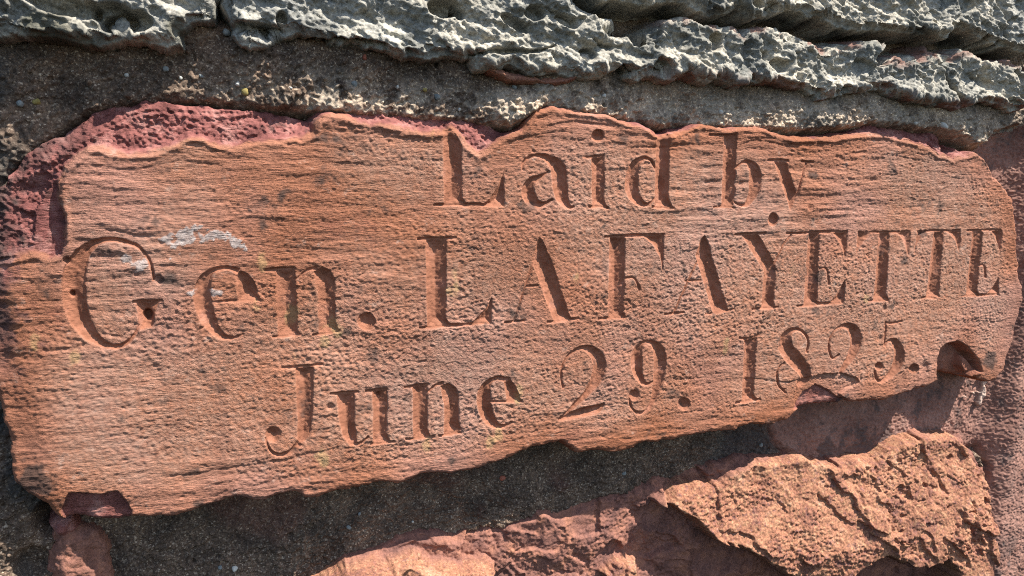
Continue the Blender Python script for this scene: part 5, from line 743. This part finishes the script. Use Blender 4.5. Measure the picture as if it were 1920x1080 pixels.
crk2 = sdf([(565.4,-271.6),(565.3,-275.8),(565.1,-281.7),(564.4,-288.1),(563.2,-293.7),(561.3,-298.5),(558.8,-303.0),(556.1,-307.3),(553.8,-311.2),(551.6,-314.9),(549.5,-318.5),(547.7,-321.5),(546.3,-323.6),(549.5,-325.8),(551.4,-324.0),(554.3,-321.5),(557.4,-318.4),(560.2,-314.8),(562.6,-310.8),(564.9,-306.1),(566.9,-301.0),(568.4,-295.7),(569.0,-289.5),(568.9,-282.7),(568.9,-276.7),(569.0,-272.5)], 12, warp_s)
hl -= 6 * sstep(-2, 3, crk2)
ldet = 0.12 * ridged(7, 4, 0.58, 1.3, -35) + 0.25 * FC_S + 0.4 * np.maximum(field(1.5), -0.6) + 0.55 * field(0.85)
ldet *= (0.5 + 0.45 * sstep(-4, 6, s_lit)) * (0.55 + 0.7 * sstep(-0.8, 0.9, fbm(20, 2)))
ldet -= 4.0 * sstep(1.7, 2.3, field(4, 3)) * sstep((357.4,-244.3)[0], (446.7,-257.5)[0], GX)
hl = hl - 45 * sstep(0.0, -7.0, s_low)
ldet = shear(ldet, hl)
gz, gx = np.gradient(hl, S); ln = np.sqrt(1 + gx * gx + gz * gz)
shade_tone = 1 - sstep(-2.5, 3.0, s_lit)  # sunlit plates paler, recess darker: sun and shade put into the colour
shade_tone = shade_tone * (1 - 0.9 * sstep(-1, 3, s_rid)) * (1 - 0.9 * sstep(-1, 3, s_l2))  # the sunlit ridges are painted with the paler colour too
lo = grid_mesh('red_stone', cells_of(s_low > -8), GX - gx / ln * ldet * 0.8, -(hl + ldet / np.sqrt(ln)), GZ - gz / ln * ldet * 0.8, M_ROUGH, wall, dict(shade_tone=shade_tone), None, WB)
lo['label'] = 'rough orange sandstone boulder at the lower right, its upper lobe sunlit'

# ---- small dark red stone at the lower left
SM = [(-354.5,-173.9),(-350.5,-169.6),(-342.3,-174.2),(-332.5,-180.9),(-322.6,-191.1),(-316.6,-207.3),(-318.1,-231.1),(-356.1,-223.5),(-356.6,-193.7)]
rough_stone('red_stone', SM, -19.0, 8, 12, 0.5 * ldet + 1.2 * rough_b, M_ROUGH, lambda s, hb: dict(shade_tone=zz + 0.9), 'small dark red stone in the lower left corner', warp_m)
SM2 = [(-351.5,-169.4),(-348.4,-163.6),(-339.9,-163.7),(-337.4,-171.7),(-342.5,-176.7),(-349.8,-174.7)]
rough_stone('red_stone', SM2, -16.0, 6, 6, 0.8 * rough_b, M_SAND, lambda s, hb: dict(fresh=zz + 0.9, bed=zz, dust=zz, cut=zz, pale=zz, ochre=zz, dark_tone=zz), 'small maroon stone wedged below the lower left corner of the block', warp_s)

# ---- dusky red stone beyond the right end and under it
DK = [(302.6,-159.3),(305.9,-136.8),(366.8,-125.1),(469.6,-119.0),(578.5,-93.2),(603.1,-38.5),(577.9,58.8),(551.9,116.7),(538.8,137.9),(555.3,153.1),(584.5,162.0),(719.3,180.4),(988.2,-636.7),(704.5,-565.8),(645.7,-389.4),(619.2,-233.1),(485.5,-235.7),(377.7,-224.6),(333.8,-212.8),(311.6,-183.5)]
s_dk = sdf(DK, 20, warp_m)
S_IN.append(s_dk)
hd = -15.0 - 22 * (1 - sstep((609.9,-127.2)[0], (663.7,-131.5)[0], GX)) - 9 * (1 - sstep(0, 12, s_dk)) + 2.0 * fbm(40, 3, 0.5) + 0.45 * rough_b + 0.35 * fine1 + 0.3 * rough_a
hd -= 8 * sstep((632.0,-129.0)[0], (720.0,-136.0)[0], GX)
hd -= 45 * sstep(0.0, -7.0, s_dk)
dusky_dark = 0.75 * sstep(0.2, 0.8, blob(*(449.8,-202.9), 130, 26) + 0.25 * pn) + 0.6 * sstep(0.5, 1.6, fbm(26, 3)) * sstep((618.7,-127.9)[0], (691.5,-133.7)[0], GX)  # darker band just above the boulder, darker patches to the right
seam = sdf([(625.4,-38.9),(625.0,-44.6),(624.5,-52.8),(623.7,-61.8),(622.8,-69.7),(621.5,-76.2),(619.9,-82.3),(618.2,-88.3),(616.8,-94.6),(615.8,-100.9),(615.0,-107.1),(614.4,-113.4),(613.8,-120.0),(613.4,-127.2),(613.1,-134.8),(612.7,-142.2),(612.3,-148.8),(611.6,-154.6),(610.8,-160.1),(610.1,-164.7),(609.5,-167.9),(615.7,-169.8),(616.6,-166.6),(617.9,-162.1),(619.2,-156.7),(620.3,-150.7),(621.1,-144.0),(621.7,-136.6),(622.2,-129.0),(622.7,-121.8),(623.2,-115.2),(623.5,-108.9),(624.0,-102.7),(624.7,-96.5),(626.1,-90.5),(627.8,-84.6),(629.6,-78.3),(630.8,-71.4),(631.2,-63.1),(631.1,-53.8),(630.9,-45.4),(630.7,-39.7)], 10, warp_s)
seam = np.maximum(seam, sdf([(584.1,-164.1),(587.1,-163.4),(591.5,-162.4),(596.4,-161.7),(600.7,-161.2),(604.6,-161.0),(608.7,-160.9),(612.3,-160.9),(614.9,-161.0),(614.0,-157.6),(611.4,-157.4),(607.6,-157.1),(603.1,-157.0),(598.7,-157.2),(594.2,-158.2),(589.5,-159.5),(585.3,-160.7),(582.3,-161.5)], 10, warp_s))
crumbs = sstep(-0.5, 1.5, seam + 1.1 * pn)
hd += crumbs * (4.0 + 2.5 * np.maximum(field(2.0), 0))
keepd = (s_dk > -8) & (s_low < 12) & (GX < 752) & ((so < 16) | (GX > (607.5,-63.6)[0]))
dk = grid_mesh('dusky_stone', cells_of(keepd), GX, -hd, GZ, M_DUSKY, wall, dict(dusky_dark=np.clip(dusky_dark, 0, 1), pale=crumbs * 0.9), None, WB)
dk['label'] = 'smooth dusky red stone set back below and beyond the right end of the block'

# the joint is left out deep inside the stones it holds
for inner in S_IN:
    hm = hm - 14 * sstep(1, 5, inner)
keep = (so < 9)
for inner in S_IN:
    keep &= inner < 8
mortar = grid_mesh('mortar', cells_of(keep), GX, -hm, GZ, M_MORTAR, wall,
                   dict(lit_grit=lit_grit, red=redm, blue=np.clip(blue, 0, 1)), None, WB)
mortar['label'] = 'dark sandy mortar joint with pale grit'

# ---- pebbles caught in the mortar (each its own small stone)
PEB = {k: plain(k, st) for k, st in {
    'pale_pebble': [(0.3, (0.42, 0.42, 0.38)), (0.7, (0.62, 0.60, 0.54))],
    'ochre_pebble': [(0.3, (0.26, 0.20, 0.06)), (0.7, (0.38, 0.31, 0.12))],
    'grey_pebble': [(0.3, (0.16, 0.18, 0.18)), (0.7, (0.28, 0.30, 0.29))],
    'red_pebble': [(0.3, (0.30, 0.09, 0.06)), (0.7, (0.42, 0.16, 0.10))]}.items()}
def pebble_mesh(seed):
    r = random.Random(seed)
    import bmesh
    bm = bmesh.new()
    bmesh.ops.create_icosphere(bm, subdivisions=2, radius=1.0)
    ax = [r.uniform(0.75, 1.25) for _ in range(3)]
    for v in bm.verts:
        k = 1 + 0.14 * math.sin(3.1 * v.co.x + seed) + 0.12 * math.sin(4.3 * v.co.z + 2 * seed)
        v.co = Vector((v.co.x * ax[0], v.co.y * ax[1] * 0.8, v.co.z * ax[2])) * k
    for f in bm.faces: f.smooth = True
    me = bpy.data.meshes.new('pebble'); bm.to_mesh(me); bm.free()
    return me
pm = {(k, i): None for k in PEB for i in range(3)}
for (k, i) in pm:
    me = pebble_mesh(i * 7 + len(k)); me.materials.append(PEB[k]); pm[(k, i)] = me
spots = [((-205.0,150.6), 2.6, 'ochre_pebble'), ((-256.8,164.0), 2.3, 'grey_pebble'), ((-281.5,158.2), 1.7, 'pale_pebble'), ((-338.0,137.7), 2.3, 'ochre_pebble'), ((-347.3,135.9), 2.5, 'grey_pebble'), ((-209.5,155.6), 1.6, 'pale_pebble'), ((-93.2,159.4), 1.6, 'pale_pebble'), ((-72.2,158.5), 1.7, 'ochre_pebble'), ((-62.4,153.3), 2.6, 'grey_pebble'), ((-126.5,160.0), 2.3, 'grey_pebble'), ((2.6,164.4), 2.3, 'grey_pebble'), ((-118.6,180.0), 1.9, 'red_pebble'), ((-173.1,154.5), 1.2, 'pale_pebble'), ((-247.4,158.1), 1.6, 'pale_pebble'), ((-234.1,160.0), 1.5, 'grey_pebble'), ((-134.0,-210.1), 2.2, 'grey_pebble'), ((-77.2,-215.1), 1.3, 'pale_pebble'), ((6.5,-183.8), 3.0, 'red_pebble'), ((-124.3,-200.3), 1.6, 'grey_pebble'), ((296.7,-185.9), 2.4, 'grey_pebble'), ((134.7,-196.5), 2.3, 'grey_pebble'), ((-227.3,-231.2), 2.2, 'pale_pebble'), ((-238.6,-229.1), 2.0, 'grey_pebble'), ((431.9,150.6), 2.0, 'pale_pebble'), ((471.1,149.7), 4.2, 'pale_pebble'), ((82.9,161.2), 2.2, 'pale_pebble'), ((199.3,152.7), 2.3, 'pale_pebble'), ((-44.4,144.4), 1.5, 'pale_pebble'), ((-274.0,181.8), 1.6, 'ochre_pebble'), ((-215.9,191.1), 2.6, 'grey_pebble')]
for n, ((px, pz), r, kind) in enumerate(spots):
    j = int(round((pz - Z0) / S)); i = int(round((px - X0) / S))
    o = bpy.data.objects.new('pebble', pm[(kind, n % 3)])
    sc.collection.objects.link(o)
    o.parent = mortar
    o.location = (px / 1000 - WB[0], -(hm[j, i] + 0.15 * r) / 1000 - WB[1], pz / 1000 - WB[2])
    o.scale = (r / 1000,) * 3
    o.rotation_euler = (n * 0.7, n * 1.3, n * 0.4)
